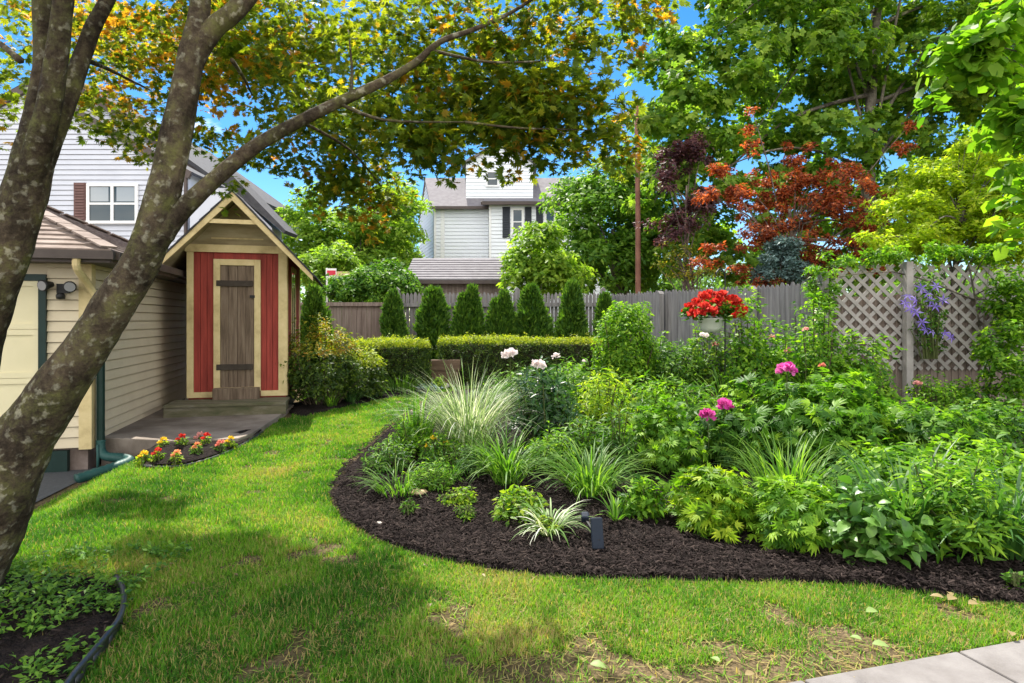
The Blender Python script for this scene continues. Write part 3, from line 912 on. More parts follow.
# gable end on the oblique side, turned away
gx, gy = -4.75, 32.2; rzg = Zz(180, 30.1)
m.add([(x0, Y, 0), (gx, gy, 0), (gx, gy, ez_), (x0, Y, ez_), (-4.1, 30.1, rzg)], [(1, 0, 3, 2), (2, 3, 4)])
for k in range(60):
    z = k * .16
    if z > rzg - .2: break
    f0 = 0 if z < ez_ else (z - ez_) / (rzg - ez_)
    pA = (x0 + (-4.1 - x0) * f0, Y + (30.1 - Y) * f0); pB = (gx + (-4.1 - gx) * f0, gy + (30.1 - gy) * f0)
    m.add([(pA[0] - .03, pA[1] - .01, z), (pB[0] - .03, pB[1] - .01, z), (pB[0] - .005, pB[1], z + .145), (pA[0] - .005, pA[1], z + .145)], [(1, 0, 3, 2)])
# dormer
Yd = 28.35; d0, d1 = X(466, Yd), X(533, Yd); dz_ = Zz(163, Yd)
m.siding(d0, d1, ez_ + .3, dz_ + .82, .16, Yd, -1, lambda z: (d0, d1) if z <= dz_ else ((d0 + d1) / 2 - (d1 - d0) / 2 * (dz_ + .83 - z) / .83, (d0 + d1) / 2 + (d1 - d0) / 2 * (dz_ + .83 - z) / .83)); m.prism([(d0, ez_), (d1, ez_), (d1, dz_), ((d0 + d1) / 2, dz_ + .83), (d0, dz_)], 1, Yd + .013, Yd + 3.5)
m.build('wall', M['far_white'], wh)
m = MB()
def slope(xa, xb, Ya, za, Yb_, zb, xc=None, xd=None):
    xc = xa if xc is None else xc; xd = xb if xd is None else xd
    m.add([(xa, Ya, za), (xb, Ya, za), (xd, Yb_, zb), (xc, Yb_, zb), (xa, Ya, za - .1), (xb, Ya, za - .1), (xd, Yb_, zb - .1), (xc, Yb_, zb - .1)],
          [(0, 1, 2, 3), (4, 7, 6, 5), (0, 4, 5, 1), (1, 5, 6, 2), (2, 6, 7, 3), (3, 7, 4, 0)])
slope(x0 - .12, X(600, Y), Y - .3, ez_ + .08, 30.1, rzg + .1, -4.2)
slope(gx - .1, X(600, Y), 32.3, ez_ + .08, 30.1, rzg + .1, -4.2)
slope(bx0 - .25, bx1, Yb - .3, bz + .08, Yb + 1.7, bz + .62)
dm = (d0 + d1) / 2; dp_ = dz_ + .85
for s in (-1, 1):
    e = dm + s * ((d1 - d0) / 2 + .2)
    m.prism([(dm, dp_ + .1), (e, dz_ - .02), (e, dz_ - .12), (dm, dp_ - .0)], 1, Yd - .2, Yd + 3.6)
m.build('roof', M['grey_roof'], wh)
m = MB(); m.bar((bx0 - .28, Yb - .34, bz + .02), (bx1, Yb - .34, bz + .02), .12, .14); m.bar((x0 - .15, Y - .33, ez_ + .0), (bx0, Y - .33, ez_ + .0), .12, .12)
m.bar((bx0 - .28, Yb - .3, bz + .02), (bx0 - .28, Yb + 1.4, bz + .4), .1, .14)
m.build('gutter', M['brown_trim'], wh)
m = MB(); m.box(x0 + .3, x0 + .48, Y - .06, Y - .026, 0, ez_ - .05); m.box(bx0, bx0 + .1, Yb - .03, Yb - .017, 0, bz); m.box(x0, x0 + .1, Y - .03, Y - .017, 0, ez_)
m.build('corner_board', M['white_trim'], wh)
window(wh, X(486, Yd), X(499, Yd), Zz(187, Yd), Zz(171, Yd), Yd)
window(wh, X(511, Yb), X(524, Yb), Zz(236, Yb), Zz(208, Yb), Yb, 1, True, 'glass', .1)
shutter(wh, X(502.5, Yb), X(510, Yb), Zz(238, Yb), Zz(207, Yb), Yb, 'shutter_dark'); shutter(wh, X(525, Yb), X(531.5, Yb), Zz(238, Yb), Zz(207, Yb), Yb, 'shutter_dark')
window(wh, X(544, Yb), X(556, Yb), Zz(236, Yb), Zz(208, Yb), Yb, 1, True, 'glass', .1)
shutter(wh, X(536, Yb), X(543, Yb), Zz(238, Yb), Zz(207, Yb), Yb, 'shutter_dark'); shutter(wh, X(557, Yb), X(564, Yb), Zz(238, Yb), Zz(207, Yb), Yb, 'shutter_dark')

# ------------------------------------------------------------------ neighbour's outbuilding
Yn = 17.0
ns_ = empty('plank_outbuilding', (X(455, Yn), Yn + 1, .15), 'weathered plank outbuilding with a low grey roof behind the back fence', 'shed')
m = MB(); m.box(X(412, Yn), X(506, Yn), Yn, Yn + 2.4, .1, Zz(278, Yn))
for i in range(17):
    a = X(412, Yn) + i * (X(506, Yn) - X(412, Yn)) / 17; m.box(a + .008, a + .15 - .008, Yn - .02, Yn, .1, Zz(281, Yn))
m.build('wall', M['fence_brown'], ns_)
m = MB()
a, b = (Yn - .25, Zz(280, Yn - .25)), (Yn + 1.4, Zz(259, Yn + 1.4))
for k in range(9):
    s0, s1 = k / 9, (k + 1.2) / 9
    y0, zz0, y1, zz1 = a[0] + (b[0] - a[0]) * s0, a[1] + (b[1] - a[1]) * s0, a[0] + (b[0] - a[0]) * s1, a[1] + (b[1] - a[1]) * s1
    xa, xb = X(405, Yn), X(509, Yn)
    m.add([(xa, y0, zz0), (xb, y0, zz0), (xb, y0, zz0 + .04), (xa, y0, zz0 + .04), (xb, y1, zz1 + .01), (xa, y1, zz1 + .01)], [(0, 1, 2, 3), (3, 2, 4, 5)])
m.prism([(a[0] + .02, a[1] - .02), (b[0], b[1] - .02), (b[0] + 1.4, a[1] - .02)], 0, X(406, Yn), X(508, Yn))
m.build('roof', M['grey_roof'], ns_)
m = MB(); m.box(X(405, Yn), X(509, Yn), Yn - .28, Yn - .25, a[1] - .1, a[1] - .005); m.build('fascia', M['brown_trim'], ns_)

# ------------------------------------------------------------------ fences
def fence(name, label, p, q, h, mat, bw=.1, point=True, rail=True, post_at=(), postmat=None, rails_front=True, gap=.008, hq=None, posth=.1, group=None, seed=0, notch=0):
    p = Vector(p); q = Vector(q); hq = hq or h
    rr = random.Random(seed)
    root = empty(name, (*p, float(g(p.x, p.y))), label, 'fence', group)
    d = (q - p); L = d.length; d /= L
    ang = math.atan2(d.y, d.x)
    Mx = Matrix.Translation((p.x, p.y, 0)) @ Matrix.Rotation(ang, 4, 'Z')
    m = MB(Mx); x = 0
    while x < L - .02:
        w = min(bw * rr.uniform(.93, 1.05), L - x)
        wp = p + d * x; zb = float(g(wp.x, wp.y)) + .03
        zt = h + (hq - h) * x / L + rr.uniform(-.022, .022) + float(g(wp.x, wp.y))
        x0, x1 = x + gap / 2, x + w - gap / 2; yo = rr.uniform(-.004, .004)
        if point:
            m.prism([(x0, zb), (x1, zb), (x1, zt - .06), ((x0 + x1) / 2 + .012, zt), ((x0 + x1) / 2 - .012, zt), (x0, zt - .06)], 1, yo, yo + .018)
        else:
            m.prism([(x0, zb), (x1, zb), (x1, zt), (x0, zt)], 1, yo, yo + .018)
        x += w
    m.build('board_panel', mat, root)
    if rail:
        for f in ((.82, .45, .12) if rail is True else rail):
            m = MB(Mx); z = h * f + float(g(p.x, p.y)); zq = hq * f + float(g(q.x, q.y))
            y = -.04 if rails_front else .045
            m.bar((0, y, z), (L, y, zq), .045, .085); m.build('rail', mat, root)
    for s in post_at:
        wp = p + d * s
        m = MB(Mx); z = float(g(wp.x, wp.y)); hh = h + (hq - h) * s / L
        m.box(s - .055, s + .055, -.17, -.065, z - .1, z + hh + posth - .05); m.prism([(s - .06, z + hh + posth - .05), (s + .06, z + hh + posth - .05), (s, z + hh + posth + .01)], 1, -.175, -.06)
        m.build('post', postmat or mat, root)
    return root


YF = 14.6
XF = lambda px: X(px, YF)
fence('board_fence', 'low brown board fence with a flat cap rail below the laurel bush', (XF(296), YF), (XF(392), YF), 1.72, M['fence_brown'], .12, False, (1.0, .25), gap=.006, seed=1, post_at=(2.22,), posth=.35)
fence('picket_fence', 'weathered picket fence with pointed boards behind the clipped conifers', (XF(394), YF), (XF(606), YF), 1.98, M['fence_grey'], .09, True, (.86, .25), post_at=(.1, 2.88, 4.86), seed=2, posth=.12, gap=.014)
fence('stockade_fence', 'tall grey stockade fence of closely set boards behind the hanging basket', (XF(604) + .0, YF + .0), (4.55, 9.45), 1.93, M['fence_grey'], .1, True, False, post_at=(2.2, 4.6), seed=3, gap=.004, posth=-.02, hq=1.98)
YL = 9.1
lf = empty('lattice_fence', (5.7, YL, .1), 'board fence covered by pale diagonal lattice with one tall square post', 'fence')
lx0, lx1, lz0, lz1 = 4.56, 8.6, .78, 2.3
m = MB(); rr = random.Random(4); x = lx0
while x < lx1:
    w = .1 * rr.uniform(.9, 1.05); m.box(x + .004, x + w - .004, YL + .06, YL + .08, .12, 1.86 + rr.uniform(-.03, .03)); x += w
m.build('board_panel', M['fence_brown'], lf)
lat = MB()
pitch = .2; hgt = lz1 - lz0
for s, yy in ((1, YL + .012), (-1, YL - .0)):
    k = lx0 - hgt
    while k < lx1 + hgt:
        if s == 1: a, b = [k, lz0], [k + hgt, lz1]
        else: a, b = [k, lz1], [k + hgt, lz0]
        t0 = max(0, (lx0 - k) / hgt); t1 = min(1, (lx1 - k) / hgt)
        if t1 - t0 > .03:
            za, zb = a[1] + (b[1] - a[1]) * t0, a[1] + (b[1] - a[1]) * t1
            lat.bar((k + hgt * t0, yy, za), (k + hgt * t1, yy, zb), .009, .05, up=(0, 0, 1))
        k += pitch
lat.build('lattice', M['lattice'], lf)
m = MB(); m.box(5.665, 5.765, YL - .12, YL - .012, 0, 2.34); m.build('post', M['lattice'], lf, bevel=.006)
m = MB(); m.box(lx1 - .1, lx1, YL - .12, YL - .012, 0, 2.34); m.build('post', M['lattice'], lf, bevel=.006)
m = MB(); m.box(lx0 - .1, lx0 - .0, YL - .1, YL + .05, 0, 2.2); m.build('post', M['fence_grey'], lf, bevel=.006)

# rusty pole and the red sign
pb = P(638, 290, 15.3)
m = MB(); m.tube([(pb.x, 15.3, .1), (pb.x, 15.3, 4.0), (pb.x - .04, 15.3, P(638, 98, 15.3).z)], [.07, .062, .05], 10, 2)
tag(m.build('utility_pole', M['rust'], None, True), 'thin rusty brown pole standing up behind the grey fence', 'pole')
Ys = 16.5
sg = empty('street_sign', P(327, 330, Ys), 'small red and white sign on a pale post before the laurel', 'sign')
m = MB(); m.box(X(326, Ys), X(327.6, Ys), Ys, Ys + .04, .1, Zz(268, Ys)); m.build('post', M['sign_white'], sg)
m = MB(); m.box(X(326, Ys), X(336.5, Ys), Ys - .02, Ys - .003, Zz(277.5, Ys), Zz(268.5, Ys)); m.build('board', M['sign_white'], sg)
m = MB(); m.box(X(327.3, Ys), X(335.8, Ys), Ys - .026, Ys - .021, Zz(275.3, Ys), Zz(270.5, Ys)); m.build('panel', M['sign_red'], sg)
m = MB(); m.box(X(336.5, Ys), X(350, Ys), Ys - .02, Ys - .003, Zz(277.5, Ys), Zz(271.5, Ys)); m.build('arm', M['sign_tan'], sg)

# timber edging by the gap in the hedge
Yt = 12.38
tm = MB(); tm.box(X(400, Yt), X(458, Yt), Yt, Yt + .14, .1, Zz(371, Yt)); tm.box(X(398, Yt), X(460, Yt), Yt - .015, Yt + .15, Zz(371, Yt) + .003, Zz(360, Yt))
tag(tm.build('retaining_timber', M['timber'], None, bevel=.01), 'two stacked brown timbers edging the gap between the hedges', 'timber')
# ------------------------------------------------------------------ trees
def E(px, py, rx, ry, Y, rd=None):
    """crown lobe: centre, radii"""
    c = P(px, py, Y); k = Y / F
    return (c.x, c.y, c.z, rx * k, (rd if rd is not None else (rx + ry) / 2 * k), ry * k)


def crown_tips(rng, lobes, nclump, rc, tips, flat=.6, shell=.55):
    vol = np.array([(l[3] * l[4] * l[5]) ** .75 for l in lobes]); w = rng.choice(len(lobes), nclump, p=vol / vol.sum())
    L = np.array(lobes)[w]
    d = nrm(rng.normal(size=(nclump, 3))); r = 1 - shell * rng.random((nclump, 1)) ** 1.3
    r = r * (1 + .22 * (vn(d[:, 0] * 2 + 5, d[:, 1] * 2 + d[:, 2] * 2.3 + 5)[:, None] * 2 - 1))
    cc = L[:, :3] + d * L[:, 3:] * r
    i = np.repeat(np.arange(nclump), tips)
    e = nrm(rng.normal(size=(len(i), 3))); e[:, 2] = np.where(e[:, 2] < -.35, -e[:, 2], e[:, 2])
    rcc = rc * (.6 + .8 * rng.random(nclump))[i]
    p = cc[i] + e * (rcc * (.55 + .45 * rng.random(len(i))))[:, None] * np.array([1, 1, flat])
    ax = nrm(e * .7 + d[i] * .45 + np.array([0, 0, .6]))
    return p, ax, cc


def tree(name, label, base, lobes, nclump, rc, tips, per, size, t, mat, bark='bark', cat='tree', group=None, seed=0, trunk=None, trad=.15, flat=.6, limbs=14, shell=.55, tilt=.2, rb=.5, lr=.25, dens=1.5):
    rng = RNG(seed)
    root = empty(name, (base[0], base[1], float(g(base[0], base[1]))), label, cat, group)
    p, ax, cc = crown_tips(rng, lobes, int(nclump * dens), rc, tips, flat, shell)
    qmesh('crown', [rosette(rng, p, ax, per + 2, size * 1.12, t, tilt=tilt, spread=.6, rb=rb)], M[mat], root)
    m = MB()
    if trunk is None:
        c = np.average(np.array(lobes)[:, :3], axis=0)
        trunk = [(base[0], base[1], float(g(base[0], base[1])) - .1), (base[0] * .8 + c[0] * .2, base[1] * .8 + c[1] * .2, c[2] * .45), (c[0], c[1], c[2])]
    n = len(trunk)
    m.tube(trunk, [trad * (1 - .72 * i / (n - 1)) for i in range(n)], 10, 5, rough=.06, seed=seed)
    tp = [Vector(q) for q in trunk]
    for k in range(limbs):
        e = Vector(cc[rng.integers(len(cc))]); f = rng.uniform(.45, .95); j = min(int(f * (n - 1)), n - 2); u = f * (n - 1) - j
        s = tp[j].lerp(tp[j + 1], u)
        mid = s.lerp(e, .5) + Vector((0, 0, .12 * (e - s).length)); r = trad * lr * rng.uniform(.6, 1.2)
        m.tube([s, mid, e], [r * 1.3, r * .8, r * .25], 6, 4, seed=k)
    m.build('trunk', M[bark], root, True)
    return root


# the maple whose stems frame the view --------------------------------------------------
def japanese_maple():
    Yt = 3.1
    root = empty('japanese_maple', (-2.72, 3.1, 0), 'many stemmed maple with leaning mossy trunks and green and orange star leaves', 'tree')
    m = MB()
    q = lambda px, py, Y=3.1: P(px, py, Y)
    base = Vector((-2.78, 3.12, -.12))
    m.tube([Vector((-2.98, 3.1, -.12)), q(-62, 605), q(-26, 552), q(-4, 504), q(13, 458), q(47, 405), q(84, 352), q(116, 302), q(143, 258), q(159, 212), q(171, 160), q(182, 105), q(191, 58), q(199, 15), q(206, -60, 3.15), q(215, -190, 3.3)],
           [.24, .195, .165, .155, .145, .122, .103, .093, .087, .08, .073, .066, .061, .05, .041, .03], 28, 7, rough=.05, seed=2)
    m.tube([q(-40, 560), q(-42, 480), q(-42, 420), q(-30, 350), q(-9, 290), q(12, 235), q(28, 180), q(40, 128), q(45, 70), q(44, 10), q(38, -90, 3.0), q(20, -240, 2.8)],
           [.12, .15, .14, .125, .112, .102, .096, .08, .052, .047, .04, .025], 26, 7, rough=.05, seed=3)
    m.tube([q(22, 215, 3.1), q(33, 165, 3.06), q(48, 110, 3.02), q(57, 55, 3.0), q(63, 5, 2.98), q(72, -90, 2.9), q(90, -240, 2.7)], [.05, .062, .053, .048, .044, .036, .02], 20, 7, rough=.05, seed=4)
    m.tube([q(22, 215, 3.1), q(38, 165, 3.12), q(58, 118, 3.14), q(76, 75, 3.18), q(92, 30, 3.22), q(112, -10, 3.3), q(150, -100, 3.5)], [.05, .066, .055, .043, .038, .033, .02], 18, 7, rough=.05, seed=5)
    m.tube([q(184, 95, 3.1), q(194, 60, 3.1), q(214, 28, 3.1), q(242, 4, 3.12), q(280, -50, 3.2), q(340, -140, 3.3)], [.04, .05, .049, .045, .035, .02], 16, 7, rough=.05, seed=6)
    m.build('trunk', M['maple_bark'], root, True)
    b = MB()
    b.tube([q(150, 250, 3.1), q(163, 232, 3.1), q(180, 212, 3.12), q(214, 180, 3.16), q(256, 146, 3.22), q(300, 121, 3.28), q(350, 97, 3.32), q(386, 80, 3.36), q(415, 63, 3.4), q(440, 42, 3.4), q(472, 30, 3.42), q(512, 12, 3.45), q(560, -20, 3.5)],
           [.06, .06, .05, .041, .036, .032, .028, .024, .02, .016, .013, .01, .006], 14, 6, rough=.05, seed=7)
    rb = random.Random(5)
    def twig(a, bb, c, r): b.tube([a, bb, c], [r, r * .7, r * .3], 6, 5)
    twig(q(338, 103, 3.3), q(385, 120, 3.35), q(465, 122, 3.45), .011)
    twig(q(350, 97, 3.32), q(352, 70, 3.4), q(348, 30, 3.6), .012)
    twig(q(232, 60, 3.2), q(245, 80, 3.5), q(252, 95, 3.7), .012)
    twig(q(20, 60, 3.1), q(-5, 40, 3.3), q(-40, 20, 3.5), .02)
    twig(q(430, 50, 3.4), q(490, 62, 3.45), q(560, 60, 3.5), .01)
    twig(q(465, 122, 3.45), q(520, 128, 3.45), q(590, 130, 3.5), .008)
    twig(q(300, 121, 3.28), q(350, 150, 3.8), q(380, 185, 4.4), .01)
    twig(q(86, 60, 3.2), q(110, 70, 3.6), q(150, 90, 4.0), .015)
    for e in ((-2.85, 7.5, 5.7), (-2.2, 7.0, 5.55), (-2.1, 6.3, 5.55), (-1.05, 6.1, 5.45), (-3.9, 7.9, 5.85)):  # limbs added toward the unseen clumps that shade the lawn
        b.tube([Vector((-2.15, 2.85, 3.75)), Vector((-2.3, 3.6, 4.6)), (Vector((-2.2, 4.6, 5.2)) + Vector(e)) / 2, Vector(e)], [.035, .032, .022, .008], 8, 5)
    b.build('branch', M['maple_bark'], root, True)
    # leaf sprays: flat layers, (px, py, Y, rx, ry in metres across/deep, n shoots, orange share)
    S = [
        # over the house and shed, 4-6 m away
        (30, 20, 4.6, .9, .9, 95, .1), (105, 25, 4.8, .8, .9, 90, .45), (150, 60, 5.2, .75, .8, 90, .75), (110, 80, 4.8, .6, .7, 70, .5),
        (98, 114, 4.6, .25, .4, 30, .1), (152, 112, 4.9, .3, .4, 34, .1), (20, 75, 4.6, .45, .6, 46, .05), (5, 122, 4.5, .22, .4, 18, .4), (135, 132, 4.7, .18, .3, 18, .15),
        (225, 60, 4.9, .5, .6, 64, .35), (265, 40, 4.9, .6, .8, 76, .12), (255, 95, 4.8, .35, .6, 40, .2), (320, 30, 4.7, .7, .9, 95, .05), (310, 75, 4.6, .5, .7, 66, .05),
        (285, 115, 4.5, .3, .6, 36, .08), (330, 130, 4.5, .42, .5, 66, .04), (275, 150, 4.7, .3, .4, 32, .05), (225, 165, 4.8, .16, .3, 10, .2), (322, 165, 4.8, .38, .4, 56, .05), (365, 165, 4.8, .34, .4, 52, .06), (345, 192, 5.0, .28, .35, 46, .12), (378, 208, 5.0, .12, .25, 12, .4), (395, 196, 5.0, .12, .25, 12, .1),
        (180, 60, 6.2, .8, .6, 110, .3), (240, 45, 6.0, .7, .6, 110, .15), (290, 65, 6.2, .7, .6, 100, .06), (335, 90, 6.0, .6, .5, 70, .05), (130, 35, 6.3, .8, .6, 110, .45), (60, 40, 6.2, .7, .6, 110, .1), (270, 25, 5.4, .6, .5, 70, .08), (200, 40, 5.5, .5, .5, 60, .25),
        # nearer sprays reaching over the bed
        (395, 35, 4.1, .55, .6, 90, .06), (400, 105, 4.0, .4, .45, 64, .05), (392, 132, 4.0, .34, .4, 56, .05), (404, 148, 4.0, .26, .3, 36, .06), (400, 75, 4.0, .36, .5, 50, .06),
        (470, 30, 3.9, .5, .4, 84, .08), (450, 90, 3.85, .4, .35, 66, .06), (465, 112, 3.8, .3, .3, 50, .05), (520, 50, 3.8, .34, .35, 56, .08), (515, 95, 3.75, .3, .3, 54, .06), (525, 118, 3.7, .26, .26, 44, .08), (550, 20, 3.8, .4, .4, 66, .1),
        (575, 118, 3.7, .24, .26, 46, .14), (603, 136, 3.65, .18, .22, 34, .1), (562, 130, 3.65, .18, .2, 30, .1), (605, 6, 3.75, .24, .35, 36, .1), (585, 38, 3.75, .16, .2, 26, .1), (636, 6, 3.7, .14, .25, 20, .14), (625, 128, 3.65, .1, .2, 14, .15), (455, 140, 3.75, .14, .18, 14, .1), (500, 140, 3.75, .26, .2, 40, .05), (540, 145, 3.7, .16, .18, 20, .05),
        (530, 80, 3.7, .16, .25, 22, .1), (640, 24, 3.7, .08, .15, 8, .3), (642, 136, 3.6, .07, .15, 6, .3), (430, 118, 3.9, .3, .3, 44, .05), (490, 95, 3.8, .28, .3, 38, .05), (355, 110, 4.2, .36, .5, 50, .04),
        (300, 5, 4.4, .8, .8, 70, .15), (200, 12, 4.6, .7, .8, 70, .4), (60, -8, 4.2, .8, .8, 70, .15), (515, 0, 4.0, .6, .6, 70, .1), (420, 3, 4.2, .7, .6, 70, .05),
    ]
    rng = RNG(11); ch = []
    tips = []; axs = []; orr = []
    for (px, py, Y, rx, ry, n, o) in S:
        c = P(px, py, Y); n = int(n * 1.5)
        k = 4; sub = rng.normal(size=(k, 3)) * np.array([rx * .5, ry * .5, .09])
        i = rng.integers(k, size=n)
        p = np.array(c) + sub[i] + rng.normal(size=(n, 3)) * np.array([rx * .36, ry * .36, .07])
        p[:, 2] -= .05 * ((p[:, 0] - c.x) ** 2 + (p[:, 1] - c.y) ** 2)
        tips.append(p); axs.append(nrm(rng.normal(size=(n, 3)) * .45 + np.array([0, -.25, 1.0]))); orr.append(np.full(n, o * (.85 if px < 190 else .8)))
    # the rest of the crown, higher and behind the view
    for (x, y, z, rx, ry, n, o) in [(-3.6, 3.0, 4.4, 1.1, 1.0, 130, .2), (-2.2, 2.6, 4.9, 1.2, 1.0, 150, .2), (-2.6, 5.2, 4.7, 1.0, .8, 150, .2), (-.9, 2.3, 4.5, 1.0, .9, 110, .2), (-4.2, 1.4, 3.9, .9, .9, 90, .2), (-2.6, 1.0, 4.2, 1.0, .9, 110, .2), (-1.2, 3.6, 4.6, .9, .6, 70, .2)]:
        n = int(n * 1.2)
        p = np.array([x, y, z]) + rng.normal(size=(n, 3)) * np.array([rx * .6, ry * .6, .22]); tips.append(p); axs.append(nrm(rng.normal(size=(n, 3)) * .4 + np.array([0, 0, 1.0]))); orr.append(np.full(n, o))
    for (x, y, z, r, n) in [(-2.9, 7.62, 5.75, .3, 90), (-2.55, 7.5, 5.7, .3, 90), (-3.3, 7.75, 5.8, .26, 70), (-2.25, 7.1, 5.6, .36, 120), (-1.95, 7.0, 5.6, .26, 70), (-2.35, 6.6, 5.6, .42, 150), (-1.95, 6.35, 5.6, .45, 160), (-2.4, 6.1, 5.6, .4, 140), (-1.25, 6.15, 5.5, .34, 110), (-.95, 6.0, 5.5, .3, 90), (-4.1, 8.7, 5.9, .3, 90), (-3.7, 8.6, 5.9, .25, 60)]:  # unseen dense leaf clumps added to cast shadow patches on the lawn
        n = int(n * 1.6); an = rng.uniform(0, math.tau, n); rr_ = r * np.sqrt(rng.random(n)) * (1 + .25 * np.sin(an * 3 + x * 9))
        tips.append(np.stack([x + rr_ * np.cos(an), y + rr_ * np.sin(an), z + .07 * rng.normal(size=n)], -1)); axs.append(nrm(rng.normal(size=(n, 3)) * .3 + np.array([0, 0, 1.0]))); orr.append(np.full(n, .1))
    tips = np.concatenate(tips); axs = np.concatenate(axs); orr = np.concatenate(orr)
    per = 6
    r0 = len(tips)
    v, qd, r = rosette(rng, tips, axs, per, .056, JMAPLE, tilt=-.05, spread=.75, rb=.39, rv=.14, cl=.11, nj=.55, along=.5)
    nf = len(JMAPLE[1]) * per
    isor = np.repeat(rng.random(len(tips)) < orr, nf)
    r = np.where(isor, .72 + .3 * (r - .36) + .12, r)
    ch.append((v, qd, r))
    qmesh('crown', ch, M['jmaple'], root)


japanese_maple()

tree('shade_tree', 'tall green broadleaf tree with grey forked trunk towering over the red maple', (9.6, 17, 0),
     [E(750, 60, 120, 80, 17, 3), E(690, 100, 62, 52, 16, 2), E(680, 170, 50, 60, 16.3, 2), E(920, 50, 130, 70, 17.5, 3), E(830, 150, 60, 50, 17, 2), E(740, 150, 60, 60, 17.2, 2), E(980, 120, 90, 80, 17, 2.5), E(850, -60, 200, 60, 17.5, 3.5), E(740, 225, 70, 50, 17.5, 1.5), E(700, 250, 60, 40, 17.6, 1.5), E(830, 230, 60, 55, 17.4, 1.5), E(910, 220, 70, 60, 17.4, 1.5), E(800, 20, 60, 30, 16.5, 2)],
     350, .6, 16, 5, .155, NMAPLE, 'maple', seed=21, trunk=[(9.6, 17, -.1), (9.65, 17, 2.2), P(868, 200, 17), P(870, 120, 17), P(876, 30, 17), P(885, -60, 17.3)], trad=.25, limbs=26, lr=.17, rb=.5, dens=1.5)
tree('evergreen_oak', 'dense dark green round tree behind the rusty pole', (3.6, 20, 0),
     [E(605, 215, 48, 52, 20, 1.6), E(572, 205, 18, 28, 19.4, 1.0), E(645, 200, 40, 70, 20.5, 1.6), E(590, 262, 46, 34, 19.6, 1.4), E(650, 262, 46, 40, 20, 1.5)],
     150, .55, 18, 5, .17, OVATE, 'dark_tree', seed=22, trad=.22)
tree('light_sapling', 'loose pale green young tree in front of the white house', (.6, 16.2, 0),
     [E(537, 258, 30, 34, 16.2, .8), E(525, 272, 26, 22, 16, .7), E(560, 275, 28, 26, 16.4, .7), E(545, 232, 16, 14, 16.2, .4)],
     64, .32, 12, 5, .14, OVATE, 'light_tree', seed=23, trad=.06, limbs=10)
tree('garden_tree', 'tall bright green tree beyond the laurel and the red sign', (-5.6, 23, 0),
     [E(345, 240, 46, 44, 23, 1.8), E(390, 225, 34, 46, 24, 1.6), E(310, 235, 26, 48, 22.5, 1.3), E(375, 275, 50, 28, 23, 1.5)],
     150, .55, 16, 5, .17, OVATE, 'light_tree', seed=24, trad=.2)
tree('feathery_conifer', 'feathery soft green conifer standing against the white house', (-4.0, 27, 0),
     [E(396, 215, 18, 40, 27, 1.0), E(402, 245, 13, 32, 27, .8), E(388, 250, 22, 30, 27, 1.2)], 70, .5, 18, 6, .18, LANCE, 'far_leaf', seed=25, trad=.2, cat='tree')
tree('laurel_bush', 'rounded glossy laurel bush showing above the low brown fence', (-3.4, 15.9, 0),
     [E(378, 285, 38, 20, 15.9, .8), E(350, 290, 24, 16, 15.9, .6), E(400, 284, 20, 18, 15.8, .6)], 80, .24, 14, 5, .1, OVATE, 'leaf_mid', cat='bush', seed=26, trad=.05, limbs=12)
tree('hazel_bush', 'yellow green bush leaning above the fence by the red sign', (-4.9, 17.8, 0),
     [E(335, 262, 26, 18, 17.8, .8), E(312, 275, 16, 22, 17.5, .7)], 46, .28, 13, 5, .12, OVATE, 'light_tree', cat='bush', seed=27, trad=.05, limbs=10)
# dark plum and red maple behind the stockade fence
tree('plum_tree', 'slim dark purple leaved plum tree behind the stockade fence', (4.0, 14.6, 0),
     [E(676, 165, 20, 36, 14.6, .5), E(676, 228, 32, 24, 14.6, .6), E(694, 150, 14, 16, 14.6, .4), E(700, 200, 14, 14, 14.6, .4)], 60, .24, 13, 5, .085, OVATE, 'plum', 'red_bark', seed=28, dens=1.1, trad=.07, limbs=14)
tree('twiggy_shrub', 'half bare twiggy brown green shrub under the dark plum', (4.25, 14.2, 0),
     [E(680, 262, 24, 20, 14.2, .5), E(700, 275, 20, 14, 14.0, .4)], 26, .26, 8, 4, .07, OVATE, 'azalea', 'red_bark', cat='bush', seed=29, dens=1, trad=.035, limbs=26, lr=.4)
tree('red_maple', 'copper red leaved maple spreading over the fence corner', (5.6, 12.3, 0),
     [E(790, 190, 50, 30, 12.3, .9), E(735, 195, 26, 14, 12.2, .5), E(752, 145, 12, 24, 12.4, .3), E(835, 205, 52, 40, 12, .9), E(770, 235, 44, 28, 12.2, .7), E(800, 158, 34, 18, 12.4, .5), E(712, 196, 20, 10, 12.3, .4), E(866, 230, 26, 34, 11.8, .6), E(722, 246, 30, 8, 12.2, .3), E(742, 276, 24, 14, 12.0, .3), E(810, 260, 50, 24, 12, .5), E(908, 130, 20, 22, 12, .4), E(850, 170, 30, 24, 12.2, .4), E(760, 205, 40, 20, 12.6, .5), E(880, 262, 26, 22, 11.6, .4), E(720, 168, 14, 10, 12.3, .3), E(765, 284, 26, 10, 11.9, .3), E(703, 262, 18, 8, 12.3, .3), E(845, 262, 40, 22, 11.9, .5), E(746, 122, 8, 14, 12.4, .2), E(890, 195, 14, 26, 11.8, .3)],
     250, .14, 9, 5, .07, OVATE, 'red_maple', 'red_bark', seed=30, dens=1.15, trad=.09, limbs=60, lr=.2, shell=.95, rb=.45)
tree('blue_spruce', 'small blue grey spruce between the red maple and the fence', (5.2, 11.9, 0),
     [E(778, 268, 26, 16, 11.9, .4), E(782, 250, 15, 16, 11.9, .3)], 50, .12, 14, 8, .07, FAN, 'spruce', seed=31, trad=.05, limbs=6)
